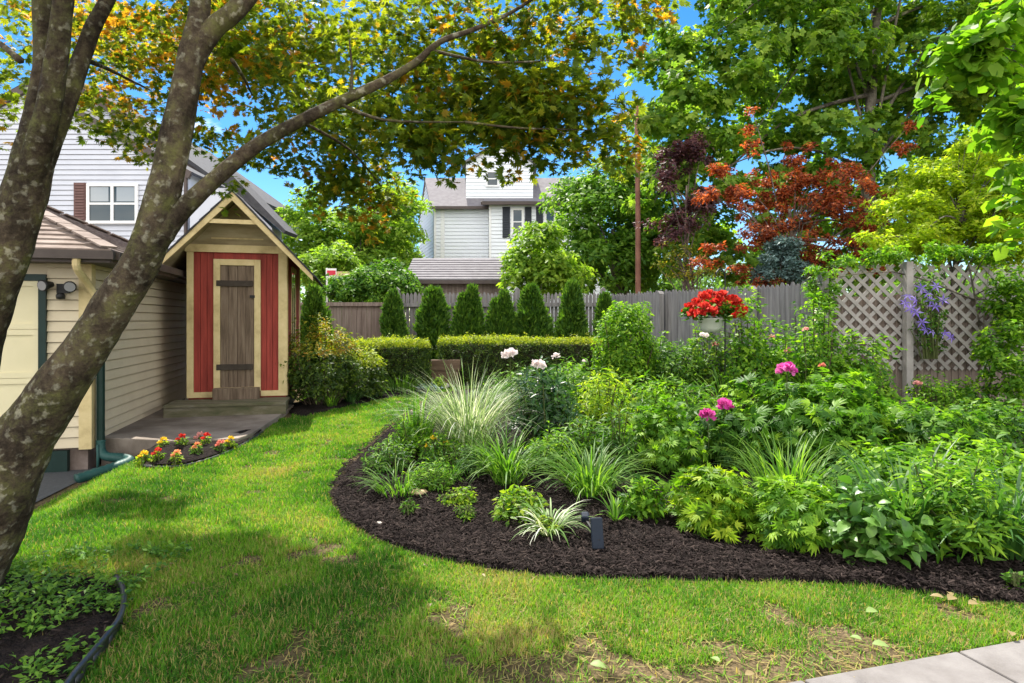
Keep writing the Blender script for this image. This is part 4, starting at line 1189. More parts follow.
tree('golden_bush', 'tall yellow green bush mounding up over the lattice fence', (7.2, 10.4, 0),
     [E(945, 195, 50, 42, 10.6, .8), E(912, 215, 34, 34, 10.3, .7), E(985, 205, 50, 50, 10.4, .8), E(925, 178, 26, 24, 10.6, .5), E(1010, 165, 34, 50, 10, .7), E(960, 240, 80, 22, 9.9, .5), E(880, 246, 34, 16, 10, .4), E(1005, 230, 40, 36, 9.8, .6), E(960, 150, 26, 16, 10.6, .4), E(1020, 200, 26, 50, 9.6, .5), E(1015, 255, 30, 20, 9.5, .4)],
     300, .17, 13, 5, .075, OVATE, 'yellow_tree', seed=32, trad=.08, limbs=26, cat='bush', rb=.5, dens=1.1)
tree('vine_on_fence', 'leafy climbing vine trailing along the top of the lattice fence', (6.4, 8.75, 0),
     [E(852, 258, 34, 9, 9.05, .15), E(915, 252, 50, 8, 9.0, .15), E(985, 256, 46, 10, 9.0, .2), E(820, 285, 14, 26, 9.0, .2), E(1018, 320, 16, 50, 8.8, .2)],
     70, .11, 8, 4, .065, OVATE, 'leaf_bright', seed=33, dens=1.3, trad=.02, limbs=7, cat='vine', lr=.5,
     trunk=[(6.9, 9.0, 0), (6.8, 9.05, 1.2), (6.6, 9.05, 2.3)])
tree('climbing_rose', 'loose climbing rose with green shoots sprawling over the lattice beside the clematis', (6.5, 8.6, 0),
     [E(1005, 350, 34, 40, 8.4, .3), E(1010, 290, 18, 24, 8.6, .2), E(1010, 380, 26, 30, 8.2, .3), E(962, 402, 40, 22, 8.4, .35), E(1010, 400, 30, 40, 8.3, .3), E(1008, 310, 22, 26, 8.7, .2), E(985, 345, 10, 14, 8.7, .2)],
     78, .15, 9, 4, .07, OVATE, 'leaf_bright', seed=34, dens=1.5, trad=.02, limbs=10, cat='rose', lr=.4, shell=.8)
tree('redbud_branch_tree', 'big heart leaved tree hanging bright green leaves in from the corner', (6.9, 6.3, 0),
     [E(985, 60, 42, 44, 6.2, .5), E(1012, 110, 30, 42, 6.0, .4), E(955, 50, 26, 26, 6.3, .3), E(935, 100, 18, 16, 6.4, .2), E(1015, 15, 40, 30, 6.2, .5), E(1014, 200, 14, 40, 6.2, .3), E(1050, 120, 40, 100, 6.3, .6)],
     66, .2, 6, 2, .125, ROUND, 'big_leaf', seed=35, dens=1.1, trad=.08, limbs=22, lr=.12, tilt=-.25, shell=.9,
     trunk=[(6.9, 6.3, -.1), (6.7, 6.3, 1.6), (6.4, 6.3, 3.0), (6.0, 6.3, 4.2)])

# far-off wood closing the horizon
rng = RNG(40)
n = 900; px_ = rng.uniform(-60, 60, n); py_ = rng.uniform(44, 56, n); hh = 4.5 + 3 * vn(px_, py_, .12)
pp = np.stack([px_, py_, rng.random(n) ** .7 * hh], -1)
i = np.repeat(np.arange(n), 22); e = nrm(rng.normal(size=(len(i), 3)))
qmesh_o = qmesh('far_woods', [rosette(rng, pp[i] + e * np.array([1.3, 1.3, .9]), nrm(e + np.array([0, 0, .6])), 4, .5, OVATE)], M['far_leaf'])
tag(qmesh_o, 'far line of green woods beyond the houses', kind='stuff')

# ------------------------------------------------------------------ clipped conifers and hedges
def arbor_mesh(seed, double=False):
    rng = RNG(seed); n = 2600
    u = rng.random(n) ** .8; a = rng.uniform(0, 2 * math.pi, n)
    def rad(u): return .36 * np.clip(1 - u, 0, 1) ** .62 * (1 - .25 * np.exp(-u * 14)) + .012
    r = rad(u) * (.72 + .34 * rng.random(n)) * (1 + .22 * (vn(a * 2.2 + seed, u * 7 + seed) * 2 - 1) * 1.7)
    if double:
        s = np.where(rng.random(n) < .5, -1, 1); off = s * .1 * (1 - .2 * u); r *= .78; h = 1.3 + .06 * s
    else: off = np.zeros(n); h = np.full(n, 1.36)
    p = np.stack([r * np.cos(a) + off, r * np.sin(a), .03 + u * h], -1)
    o = np.stack([np.cos(a), np.sin(a), np.zeros(n)], -1)
    d = o * .55 + np.array([0, 0, 1.0]) + rng.normal(size=(n, 3)) * .3
    nn = np.cross(d, rng.normal(size=(n, 3)) * .5 + o)
    k = 4; i = np.repeat(np.arange(n), k)
    return leaves(FAN, p[i] + rng.normal(size=(n * k, 3)) * .02, d[i] + rng.normal(size=(n * k, 3)) * .4, nn[i] + rng.normal(size=(n * k, 3)) * .6, .075 + .05 * rng.random(n * k), .5 + .2 * rng.normal(size=n * k) + .1 * rng.normal(size=n)[i])


protos = []
for s, dbl in ((50, False), (51, True), (52, False)):
    root = empty('clipped_conifer', (0, 0, 0))
    qmesh('foliage', [arbor_mesh(s, dbl)], M['arbor'], root)
    m = MB()
    for off in ((-.1, .1) if dbl else (0,)):
        m.lathe((off, 0, 0), [(.03, -.05), (.035, .06), (.2 if not dbl else .13, .12), (.2 if not dbl else .14, .5), (.12 if not dbl else .09, .9), (.02, 1.2), (0, 1.25)], 9)
    m.build('trunk', M['core'], root, True)
    protos.append(root)
AR = [(396, 338, 291, 0, .88, 'narrow pointed conifer standing before the end of the low brown fence'), (432, 342, 286, 0, 1.2, 'broadest clipped conifer, in front of the plank outbuilding'),
      (468, 338, 290, 1, 1.0, 'twin topped conifer beside the broadest one'), (503, 336, 288, 1, 1.0, 'twin topped conifer just before the tall fence post'),
      (535, 338, 289, 2, 1.12, 'rounded clipped conifer just past the tall fence post'), (570, 338, 283, 2, .95, 'slim columnar conifer, tallest and nearly flat sided'),
      (606, 338, 290, 0, .85, 'conifer partly hidden by the big lime green shrub'), (318, 322, 288, 2, 1.0, 'bushy conifer close to the shed wall')]
for k, (px, py, top, ti, ws, lab) in enumerate(AR):
    top += 4; ws *= 1.08
    src = protos[ti]
    used = src.get('used')
    if not used: o = src; src['used'] = 1; kids = []
    else:
        o = src.copy(); col.objects.link(o)
        for ch in list(src.children):
            c = ch.copy(); col.objects.link(c); c.parent = o
    Ya = 13.9; b = P(px, 350, Ya); zt = P(px, top, Ya).z; zb = .15
    hs_ = (zt - zb) / 1.38 * (1, .97, 1.04, .96, 1.03, 1, .95, 1)[k]
    o.location = (b.x, Ya, zb); o.scale = (ws * 1.05, ws * 1.05, hs_); o.rotation_euler = ((k * 7 % 5 - 2) * .014, (k * 5 % 7 - 3) * .013, .9 * k if ti != 1 else .1 * k)
    tag(o, lab, 'conifer', 'clipped conifers along the back fence')
for s in protos:
    if 'used' in s: del s['used']
for o in bpy.data.objects:
    if 'used' in o: del o['used']


def hedge(name, label, x0, x1, y0, y1, zt, seed, n=5200, mat='hedge', size=.042, zb=.15):
    rng = RNG(seed); root = empty(name, ((x0 + x1) / 2, (y0 + y1) / 2, .12), label, 'hedge')
    Lx, Ly, H = x1 - x0, y1 - y0, zt - zb
    ar = np.array([Lx * Ly, Lx * H, Lx * H * .3, Ly * H, Ly * H]); w = rng.choice(5, n, p=ar / ar.sum())
    u, v = rng.random(n), rng.random(n); dep = rng.random(n) ** 2 * .14 - .03
    p = np.zeros((n, 3)); a = np.zeros((n, 3))
    for k in range(5):
        s = w == k
        if k == 0: p[s] = np.stack([x0 + u[s] * Lx, y0 + v[s] * Ly, zt - dep[s]], -1); a[s] = (0, 0, 1)
        if k == 1: p[s] = np.stack([x0 + u[s] * Lx, y0 + dep[s], zb + v[s] * H], -1); a[s] = (0, -1, .5)
        if k == 2: p[s] = np.stack([x0 + u[s] * Lx, y1 - dep[s], zb + v[s] * H], -1); a[s] = (0, 1, .5)
        if k == 3: p[s] = np.stack([x0 + dep[s], y0 + u[s] * Ly, zb + v[s] * H], -1); a[s] = (-1, 0, .5)
        if k == 4: p[s] = np.stack([x1 - dep[s], y0 + u[s] * Ly, zb + v[s] * H], -1); a[s] = (1, 0, .5)
    p[:, 2] += (.1 * (vn(p[:, 0], p[:, 1], 2.5) - .5) + .05 * rng.normal(size=n) * (rng.random(n) < .25)) * (p[:, 2] > zt - .1); p[:, 1] += .1 * (vn(p[:, 0], p[:, 2], 3) - .5)
    a = nrm(a + .35 * rng.normal(size=a.shape))
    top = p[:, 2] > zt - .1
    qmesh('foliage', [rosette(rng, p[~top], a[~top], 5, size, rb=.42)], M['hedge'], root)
    qmesh('new_or_lit_growth', [rosette(rng, p[top], a[top], 5, size, rb=.55)], M['hedge_lit'], root)  # sunlit top painted as a brighter leaf colour than the sides
    m = MB(); m.box(x0 + .12, x1 - .12, y0 + .13, y1 - .12, zb - .05, zt - .13); m.build('stems', M['core'], root)
    return root


YH = 11.6
hz = lambda py, Y=YH: CZ + (HZ - py) / F * Y
hedge('boxwood_hedge', 'short square clipped hedge ending at the timber gap, next to the azalea', X(350, YH), X(426, YH), YH, YH + .6, hz(342), 60, 3600)
hedge('long_hedge', 'long low clipped hedge running behind the flower bed to the lime shrub', X(438, 12.6), X(622, 12.6), 12.6, 13.2, hz(339, 12.6), 61, 5200)


# ------------------------------------------------------------------ plants of the beds
def stems(m, rng, base, tips, r=.004, k=40):
    for j in rng.choice(len(tips), min(k, len(tips)), replace=False):
        t = Vector(tips[j]); b = Vector(base) + Vector((rng.normal() * .03, rng.normal() * .03, 0)); b += (Vector((t.x, t.y, base[2])) - Vector(base)) * .35
        m.tube([b, b.lerp(t, .5) + Vector((0, 0, .04)), t], [r * 1.3, r, r * .6], 4, 3, caps=False)


def flower(root, c, r, mat, rng, n=60, name='flower', flat=.8):
    d = nrm(rng.normal(size=(n, 3))); d[:, 2] = np.where(d[:, 2] < -.3, -d[:, 2], d[:, 2])
    rr = r * (.25 + .45 * rng.random(n))
    p = np.array(c) + d * rr[:, None] * np.array([1, 1, flat])
    dirs = d * .7 + np.array([0, 0, .5]) + .5 * rng.normal(size=(n, 3))
    return qmesh(name, [leaves(PETAL, p, dirs, d + .4 * rng.normal(size=(n, 3)), r * (.55 + .4 * rng.random(n)), .5 + .25 * rng.normal(size=n))], M[mat], root)


pc = [0]


def leafy(name, cat, label, px, py, rpx, hpx, mat, t=OVATE, size=.075, ntips=90, per=7, group=None, flowers=(), tilt=.3, shell=.4, depth=1.0, stem='stem', at=None, low=.0, rb=.5, base_lift=.25, lump=.3, top=None):
    pc[0] += 1; rng = RNG(1000 + pc[0]); shell = min(.75, shell * 1.35); ntips = int(ntips * 2.1); size *= .98; hpx *= 1.08
    b = at or GB(px, py); k = b.y / F
    rx, h = rpx * k, hpx * k
    root = empty(name, b, label, cat, group)
    c = (b.x, b.y, b.z + h * base_lift)
    tips, ax = dome_tips(rng, ntips, c, rx * .92, rx * depth * .92, h * (1 - base_lift) - size * .3, shell, lump, low)
    # lower skirt of leaves
    n2 = ntips // 3; a2 = rng.uniform(0, 6.283, n2); r2 = rx * .8 * np.sqrt(rng.random(n2))
    t2 = np.stack([b.x + r2 * np.cos(a2), b.y + r2 * depth * np.sin(a2), b.z + h * (.12 + .3 * rng.random(n2))], -1)
    x2 = nrm(np.stack([np.cos(a2) * .7, np.sin(a2) * .7, np.full(n2, .8)], -1))
    tips = np.concatenate([tips, t2]); ax = np.concatenate([ax, x2])
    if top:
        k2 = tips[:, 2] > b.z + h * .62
        qmesh('new_or_lit_growth', [rosette(rng, tips[k2], ax[k2], per, size, t, tilt=tilt, rb=rb)], M[top], root)
    else: k2 = np.zeros(len(tips), bool)
    qmesh('foliage', [rosette(rng, tips[~k2], ax[~k2], per, size, t, tilt=tilt, rb=rb)], M[mat], root)
    m = MB(); stems(m, rng, b, tips, .004 + .003 * h); m.build('stems', M[stem], root)
    for f in flowers:
        fp = P(f[0], f[1], b.y + (f[4] if len(f) > 4 else -.15 * rx)); fl = flower(root, fp, f[2] * k * .85, f[3], rng, 70 if f[2] > 6 else 34)
        s = MB(); s.tube([(fp.x + .02, fp.y + .05, b.z + h * .3), fp], .004, 4, 1); s.build('flower_stem', M['stem'], fl)
    return root


def strap(name, cat, label, px, py, rpx, hpx, mat, n=120, w=.014, group=None, bend=(.7, 1.9), lean=(.05, .5), foot=.25, at=None, prof=(.6, 1, .9, .6, .06), rb=.5, segs=6, extra=()):
    pc[0] += 1; rng = RNG(2000 + pc[0])
    b = at or GB(px, py); k = b.y / F
    rx, h = rpx * k, hpx * k
    tag_ = dict(label=label, cat=cat, group=group)
    az = rng.uniform(0, 6.283, n)
    rr = rx * foot * np.sqrt(rng.random(n))
    base = np.stack([b.x + rr * np.cos(az), b.y + rr * np.sin(az), np.full(n, b.z - .01)], -1)
    L = h * (.75 + .65 * rng.random(n)); le = rng.uniform(*lean, n); be = rng.uniform(*bend, n)
    v, q, r = blades(base, az + .4 * rng.normal(size=n), L, le, be, w * (.7 + .6 * rng.random(n)), rb + .22 * rng.normal(size=n), segs, prof)
    root = empty(name, b, **{'label': label, 'cat': cat, 'group': group})
    qmesh('foliage', [(v, q, r)], M[mat], root)
    for mt, sub in extra:
        n2 = sub; az = rng.uniform(0, 6.283, n2); rr = rx * foot * np.sqrt(rng.random(n2))
        base = np.stack([b.x + rr * np.cos(az), b.y + rr * np.sin(az), np.full(n2, b.z)], -1)
        qmesh('plumes' if mt == 'pale_blade' else 'dry_leaves', [blades(base, az, h * (.8 + .5 * rng.random(n2)), rng.uniform(*lean, n2), rng.uniform(*bend, n2), w * (.7 + .5 * rng.random(n2)), .7 + .2 * rng.normal(size=n2), segs, prof)], M[mt], root)
    return root


DL = 'arching grassy clumps in the bed'
PE = 'leafy peonies in the bed'
LF = 'leafy filler plants in the bed'
# front of the bed
strap('sedge_clump', 'grass clump', 'low fine sedge clump beside the tan stone at the bed tip', 400, 492, 44, 34, 'strap', 130, .009, DL, (1.0, 2.0), (.2, .8), .5)
leafy('yarrow', 'plant', 'low feathery green plant behind the tan stone', 432, 488, 30, 30, 'leaf_bright', LANCE, .05, 46, 7, LF)
leafy('creeping_jenny', 'plant', 'small lime yellow creeping plant between tan stone and peony', 460, 503, 20, 17, 'leaf_lime', OVATE, .035, 34, 6, LF, stem='stem')
leafy('seedling', 'plant', 'smallest fresh green tuft at the front of the mulch', 466, 517, 12, 13, 'leaf_bright', LANCE, .035, 20, 6, LF)
leafy('weed', 'plant', 'little ragged green sprig in front of the tan stone', 409, 513, 9, 16, 'leaf_mid', LANCE, .04, 12, 5, LF)
leafy('lady_mantle', 'plant', 'spreading yellow green plant behind the striped tuft', 520, 515, 34, 28, 'leaf_lime', OVATE, .055, 46, 6, LF)
strap('striped_grass', 'grass clump', 'pale striped tuft with long sprawling leaves on the mulch', 549, 533, 30, 42, 'varieg', 70, .012, DL, (1.2, 2.2), (.3, 1.0), .3, extra=(('pale_blade', 18),))
leafy('rooted_cutting', 'plant', 'small soft green sprig at the foot of the striped tuft', 548, 530, 18, 17, 'leaf_lime', LANCE, .045, 22, 6, LF)
strap('young_daylily', 'daylily', 'small daylily with few arching leaves beside the slate lamp', 616, 521, 28, 34, 'strap', 17, .02, DL, (.7, 1.6), (.3, .9), .1)
strap('daylily', 'daylily', 'arching daylily clump in front of the dark peony', 508, 482, 46, 60, 'strap', 170, .013, DL, (1.0, 2.3), (.05, .7), .3)
strap('daylily', 'daylily', 'wide daylily clump behind the slate lamp', 590, 492, 54, 56, 'strap', 240, .012, DL, (1.0, 2.2), (.1, .8), .4)
leafy('bergenia', 'plant', 'compact lime leafed plant just past the small daylily', 643, 515, 26, 40, 'leaf_bright', OVATE, .07, 44, 6, LF)
leafy('astilbe', 'plant', 'bushy lime green plant spilling over the mulch edge', 712, 527, 48, 56, 'leaf_lime', TRIL, .085, 92, 6, LF, rb=.42)
leafy('astilbe', 'plant', 'lime green bushy plant tucked beside the broad leaved hostas', 792, 540, 52, 58, 'leaf_bright', TRIL, .085, 90, 6, LF, rb=.6)
strap('daylily', 'daylily', 'dense grassy daylily clump at the foot of the pink peony', 790, 500, 70, 62, 'strap', 260, .013, DL, (.7, 1.8), (.05, .7), .45)
leafy('lamium', 'plant', 'mid green bushy plant behind the lime spilling one', 665, 470, 44, 66, 'leaf_bright', TRIL, .085, 90, 6, LF)
leafy('filler_mint', 'plant', 'leafy plant between the wide daylily and mid green bush', 622, 470, 30, 56, 'leaf_mid', LANCE, .085, 54, 6, LF)
leafy('campion', 'plant', 'low green mound between the sedge and the iris', 388, 470, 30, 30, 'leaf_mid', LANCE, .055, 60, 6, LF)
strap('grass_tuft', 'grass clump', 'thin airy grass tuft in front of the tall striped grass', 487, 470, 26, 44, 'strap', 70, .008, DL, (.6, 1.6), (.05, .6), .4)
strap('grass_tuft', 'grass clump', 'thin grass tuft behind the lime creeping plant', 448, 484, 20, 34, 'strap_dark', 50, .008, DL, (.6, 1.6), (.05, .6), .4)
leafy('campion', 'plant', 'green mound filling the gap between the two arching daylilies', 548, 470, 34, 40, 'leaf_bright', LANCE, .07, 60, 6, LF)
leafy('campion', 'plant', 'leafy mound behind the wide daylily below the yellow shrub', 585, 462, 40, 44, 'leaf_mid', LANCE, .08, 70, 6, LF)
leafy('campion', 'plant', 'tall leafy mound in front of the iris on the lawn side', 408, 455, 24, 40, 'leaf_bright', LANCE, .07, 50, 6, LF)
# centre
strap('maiden_grass', 'grass clump', 'tall pale striped ornamental grass fountain at the bed edge', 468, 452, 48, 80, 'varieg', 520, .0085, DL, (.7, 2.2), (.0, .5), .42, prof=(.7, 1, .9, .6, .1), extra=(('pale_blade', 150),))
strap('iris', 'daylily', 'upright pale green iris leaves in front of the tall striped grass', 418, 447, 30, 56, 'strap', 70, .022, DL, (.3, 1.3), (.0, .5), .5)
leafy('marigold', 'plant', 'low mixed plant with yellowish leaves below the iris', 440, 462, 28, 30, 'leaf_bright', OVATE, .05, 44, 6, LF, flowers=((434, 439, 4, 'yellow_pet'), (428, 447, 3.5, 'yellow_pet'), (446, 443, 3.5, 'yellow_pet')))
leafy('coreopsis', 'plant', 'fine leaved tuft between the iris and arching daylily', 462, 474, 30, 28, 'leaf_mid', LANCE, .055, 44, 6, LF)
leafy('white_peony', 'peony', 'tall dark green peony with two white blooms beside the striped grass', 545, 445, 46, 92, 'leaf_dark', LANCE, .12, 110, 6, PE, flowers=((510, 356, 8, 'white_pet', .1), (538, 366, 7, 'white_pet', -.1)), shell=.5)
leafy('spirea', 'shrub', 'yellow leaved loose shrub next to the tall dark peony', 603, 442, 40, 78, 'leaf_lime', LANCE, .08, 110, 6, LF, rb=.62)
leafy('filler_phlox', 'plant', 'green leafy filler behind the yellow leaved shrub', 575, 412, 40, 52, 'leaf_mid', LANCE, .11, 80, 6, LF, flowers=((556, 357, 5, 'white_pet', .8), (585, 362, 3.5, 'white_pet', .5)))
leafy('lilac_shrub', 'shrub', 'large round shrub with lime top before the grey stockade fence', 625, 400, 34, 95, 'leaf_bright', OVATE, .075, 420, 8, None, stem='wood_stem', shell=.3, low=-.3, rb=.6, base_lift=.4)
leafy('spreading_shrub', 'shrub', 'wide green shrub joined to the side of the lime topped shrub', 666, 396, 44, 58, 'leaf_mid', OVATE, .075, 320, 8, None, stem='wood_stem', shell=.3, low=-.2)
leafy('filler_aster', 'plant', 'bright green leafy mound in front of the wide green shrub', 650, 428, 54, 54, 'leaf_bright', LANCE, .1, 110, 6, LF)
leafy('filler_aster', 'plant', 'dark green leafy clump below the geranium basket hook', 700, 440, 42, 50, 'leaf_mid', LANCE, .1, 90, 6, LF)
strap('lily', 'lily', 'fresh green lily stalks at the foot of the basket hook', 724, 420, 26, 46, 'strap', 46, .035, DL, (.3, 1.4), (.1, .7), .3)
leafy('pink_peony', 'peony', 'big bushy peony with one large magenta bloom at its crown', 805, 462, 82, 92, 'leaf_bright', TRIL, .12, 190, 6, PE, flowers=((787, 371, 10, 'pink', -.1),), shell=.42, rb=.42)
leafy('small_peony', 'peony', 'smaller peony carrying two magenta blooms low on its side', 727, 462, 38, 56, 'leaf_mid', TRIL, .11, 76, 6, PE, flowers=((725, 407, 8.5, 'pink', -.05), (708, 416, 8, 'pink', -.25)))
# the mass beside the path corner
leafy('hosta', 'hosta', 'broad leaved hosta clump at the mulch edge by the path corner', 868, 556, 48, 62, 'hosta', HOSTA, .1, 46, 4, LF, tilt=.5, shell=.6)
leafy('hosta', 'hosta', 'glossy hosta with paddle leaves squeezed between daylily and lime plant', 838, 528, 38, 54, 'hosta', HOSTA, .09, 34, 4, LF, tilt=.5, shell=.6)
strap('daylily', 'daylily', 'dark strappy daylily behind the mulch edge hosta', 905, 535, 76, 80, 'strap_dark', 230, .02, DL, (.7, 1.9), (.1, .7), .5)
leafy('filler_bellflower', 'plant', 'tangled bright leafy plant over the dark strappy daylily', 950, 548, 62, 82, 'leaf_bright', LANCE, .1, 120, 6, LF, shell=.6)
strap('daylily', 'daylily', 'strappy daylily clump at the frame edge beside the mulch', 1008, 552, 60, 80, 'strap_dark', 170, .02, DL, (.6, 1.8), (.1, .7), .5)
leafy('filler_sage', 'plant', 'low leafy mound behind the strappy daylilies', 985, 500, 66, 60, 'leaf_bright', OVATE, .085, 120, 6, LF, rb=.6)
leafy('filler_sage', 'plant', 'broad green mound between pink peony and strappy daylilies', 900, 500, 62, 58, 'leaf_bright', OVATE, .085, 120, 6, LF)
leafy('cream_peony', 'peony', 'dark leafed peony with one creamy white bloom', 930, 470, 62, 60, 'leaf_mid', TRIL, .11, 120, 6, PE, flowers=((938, 441, 8, 'white_pet', -.2),))
leafy('filler_geranium', 'plant', 'shaded green mound before the lattice boards', 990, 452, 62, 50, 'leaf_mid', OVATE, .08, 120, 6, LF)
leafy('filler_geranium', 'plant', 'leafy mound at the foot of the tall lattice post', 900, 440, 60, 44, 'leaf_bright', OVATE, .085, 110, 6, LF)
leafy('seedling', 'plant', 'tiny lone seedling on the bare mulch by the path corner', 1016, 584, 8, 12, 'leaf_mid', OVATE, .05, 6, 4, LF)
# back of the bed, roses before the fences
RO = 'rose bushes along the fence'
leafy('rose_bush', 'rose', 'rose bush with two pale pink blooms behind the magenta peony', 800, 410, 52, 90, 'leaf_mid', OVATE, .075, 190, 6, RO, flowers=((788, 352, 4.5, 'pale_pink', -.3), (812, 353, 4, 'coral_pet', -.3), (772, 338, 3.5, 'pale_pink', -.3)), stem='wood_stem', shell=.5)
leafy('rose_bush', 'rose', 'rose bush with yellow green shoots against the lattice', 862, 425, 40, 92, 'leaf_bright', OVATE, .08, 220, 6, RO, flowers=((822, 366, 3.5, 'coral_pet', -.3),), stem='wood_stem', shell=.5)
leafy('rose_bush', 'rose', 'lime green rose bush under the geranium basket with one white bloom', 712, 396, 40, 66, 'leaf_lime', OVATE, .075, 150, 6, RO, flowers=((704, 337, 5, 'white_pet', -.2), (716, 345, 3.5, 'pale_pink', -.2), (748, 338, 3.5, 'pale_pink', -.2)), stem='wood_stem', rb=.3)
leafy('rose_bush', 'rose', 'tall loose rose bush in the fence corner by the blue spruce', 776, 420, 36, 84, 'leaf_bright', OVATE, .08, 260, 6, RO, stem='wood_stem', shell=.6)
leafy('rose_bush', 'rose', 'tallest rose bush, spilling in front of the stockade fence past the basket', 748, 421, 28, 112, 'leaf_bright', OVATE, .075, 170, 6, RO, stem='wood_stem', shell=.6)
leafy('rose_bush', 'rose', 'rose bush with reaching shoots where the two fences meet', 820, 423, 30, 124, 'leaf_bright', OVATE, .075, 170, 6, RO, flowers=((806, 330, 3, 'pale_pink', -.3),), stem='wood_stem', shell=.6)
leafy('rose_bush', 'rose', 'rose bush with a single pink bloom beside the lattice post', 935, 424, 34, 50, 'leaf_bright', OVATE, .06, 70, 6, RO, flowers=((918, 385, 5, 'pale_pink', -.2),), stem='wood_stem', shell=.6)
# behind, along the hedge
leafy('filler_daisy', 'plant', 'low leafy plant filling the bed in front of the long hedge', 520, 404, 46, 38, 'leaf_mid', LANCE, .1, 80, 6, LF)
leafy('filler_daisy', 'plant', 'leafy plant behind the white peony close to the long hedge', 568, 392, 40, 30, 'leaf_bright', LANCE, .1, 80, 6, LF)
# clematis with purple flowers
cl = leafy('clematis', 'clematis', 'purple flowered clematis climbing the lattice beside the tall post', 926, 400, 20, 90, 'leaf_mid', OVATE, .06, 50, 6, None, at=Vector((5.95, 8.88, .95)), shell=.7, depth=.4)
rng = RNG(77); cp = []
for (fx, fy) in [(908, 296), (915, 300), (921, 288), (911, 308), (905, 303), (928, 293), (936, 286), (943, 300), (935, 306), (922, 322), (932, 331), (944, 333), (951, 337), (925, 330), (916, 312), (931, 300)]:
    c = P(fx, fy, 8.82); n = 6; a = rng.uniform(0, 6.28) + np.arange(n) * math.tau / n
    nv_ = nrm(np.array([[rng.normal() * .5, -1, .5 + rng.normal() * .4]])); u = nrm(np.cross(nv_, [[0, 0, 1.0]])); w = np.cross(nv_, u)
    d = np.cos(a)[:, None] * u + np.sin(a)[:, None] * w
    qmesh('flower', [leaves(LANCE, np.repeat(np.array(c)[None], n, 0), d, np.repeat(nv_, n, 0), .085 + .02 * rng.random(n), .5 + .25 * rng.normal(size=n))], M['purple'], cl)

# azalea and small plants along the border
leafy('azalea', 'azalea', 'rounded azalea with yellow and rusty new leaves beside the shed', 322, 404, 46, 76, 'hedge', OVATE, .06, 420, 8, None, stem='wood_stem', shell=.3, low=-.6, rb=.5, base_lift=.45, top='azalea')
leafy('azalea', 'azalea', 'dark lower azalea between the shed azalea and the square hedge', 360, 398, 32, 50, 'hedge', OVATE, .06, 240, 8, None, stem='wood_stem', shell=.3, low=-.6, base_lift=.4, top='hedge_lit')
BO = 'small green clumps in the border under the hedge'
strap('grape_hyacinth', 'plant', 'smallest bright tuft below the rusty azalea', 331, 406, 9, 16, 'strap', 50, .016, BO, (.3, 1.2), (.05, .5), .6)
strap('grape_hyacinth', 'plant', 'green tuft below the dark lower azalea', 351, 402, 12, 14, 'strap_dark', 50, .016, BO, (.3, 1.2), (.05, .6), .6)
strap('grape_hyacinth', 'plant', 'widest bright tuft under the square hedge', 403, 392, 18, 18, 'strap', 90, .016, BO, (.3, 1.2), (.05, .5), .7)
strap('grape_hyacinth', 'plant', 'dull green tuft under the middle of the hedge', 374, 397, 13, 13, 'strap_dark', 60, .016, BO, (.3, 1.2), (.05, .5), .7)
leafy('sedum', 'plant', 'lime green tuft beside the timber edging', 438, 388, 10, 12, 'leaf_lime', OVATE, .05, 26, 6, BO)
leafy('lambs_ear', 'plant', 'pale grey leaved clump by the stones below the timber', 428, 391, 14, 9, 'spruce', OVATE, .06, 30, 6, BO)

# annuals at the patio, each a little plant with one flower
AN = 'bright annuals in the little flower bed'
for (px, py, h, mt, lf_, lab) in [(143, 463, 9, 'yellow_pet', 'leaf_lime', 'yellow annual at the drain pipe end of the little flower bed'), (157, 463, 12, 'red_pet', 'leaf_lime', 'red flowered annual with lime leaves next to the yellow one'),
                                  (163, 450, 10, 'yellow_pet', 'leaf_lime', 'yellow green annual close under the patio slab'), (176, 464, 11, 'orange_pet', 'leaf_lime', 'orange yellow annual leaning over the black edging'),
                                  (181, 450, 13, 'red_pet', 'leaf_lime', 'tallest red flowered annual against the patio slab'), (197, 457, 12, 'orange_pet', 'leaf_mid', 'salmon orange annual in the middle of the row'),
                                  (206, 448, 12, 'red_pet', 'leaf_lime', 'red flowered annual beside the lilac bloom'), (199, 445, 10, 'pale_pink', 'leaf_mid', 'pale lilac pink annual touching the patio slab'),
                                  (220, 452, 9, 'coral_pet', 'leaf_mid', 'small coral annual with hardly any leaves'), (230, 448, 9, 'yellow_pet', 'leaf_lime', 'bright yellow annual nearest to the shed')]:
    b = G(px, py, .03)
    leafy('annual_flower', 'flower', lab, px, py, 6.5, h, lf_, OVATE, .045, 12, 6, AN, at=b, flowers=((px + 1, py - h, 3.6, mt, -.03), (px - 3, py - h + 3, 2.6, mt, -.06)))

# ------------------------------------------------------------------ hanging basket on its hook
Yk = 9.0
hk = P(725, 400, Yk); zt = P(725, 272, Yk).z; gz = float(g(hk.x, Yk))
m = MB(); m.tube([(hk.x, Yk, gz), (hk.x, Yk, 1.0), (hk.x, Yk, zt - .1), (hk.x - .03, Yk - .03, zt), (hk.x - .1, Yk - .08, zt + .04), (hk.x - .17, Yk - .14, zt - .02), (hk.x - .17, Yk - .14, zt - .06)], .009, 8, 5)
tag(m.build('garden_hook', M['black'], None, True), 'thin black shepherd hook holding the geranium basket', 'plant hook')
bc = P(711, 318, Yk - .14)
hb = empty('hanging_basket', (bc.x, bc.y, bc.z - .2), 'pale hanging basket overflowing with red geraniums', 'hanging basket')
m = MB(); m.lathe((bc.x, bc.y, bc.z - .2), [(0, 0), (.11, .0), (.15, .06), (.175, .17), (.185, .18), (.18, .2), (.165, .2), (.16, .17), (0, .17)], 22); m.build('bowl', M['pot'], hb, True)
m = MB()
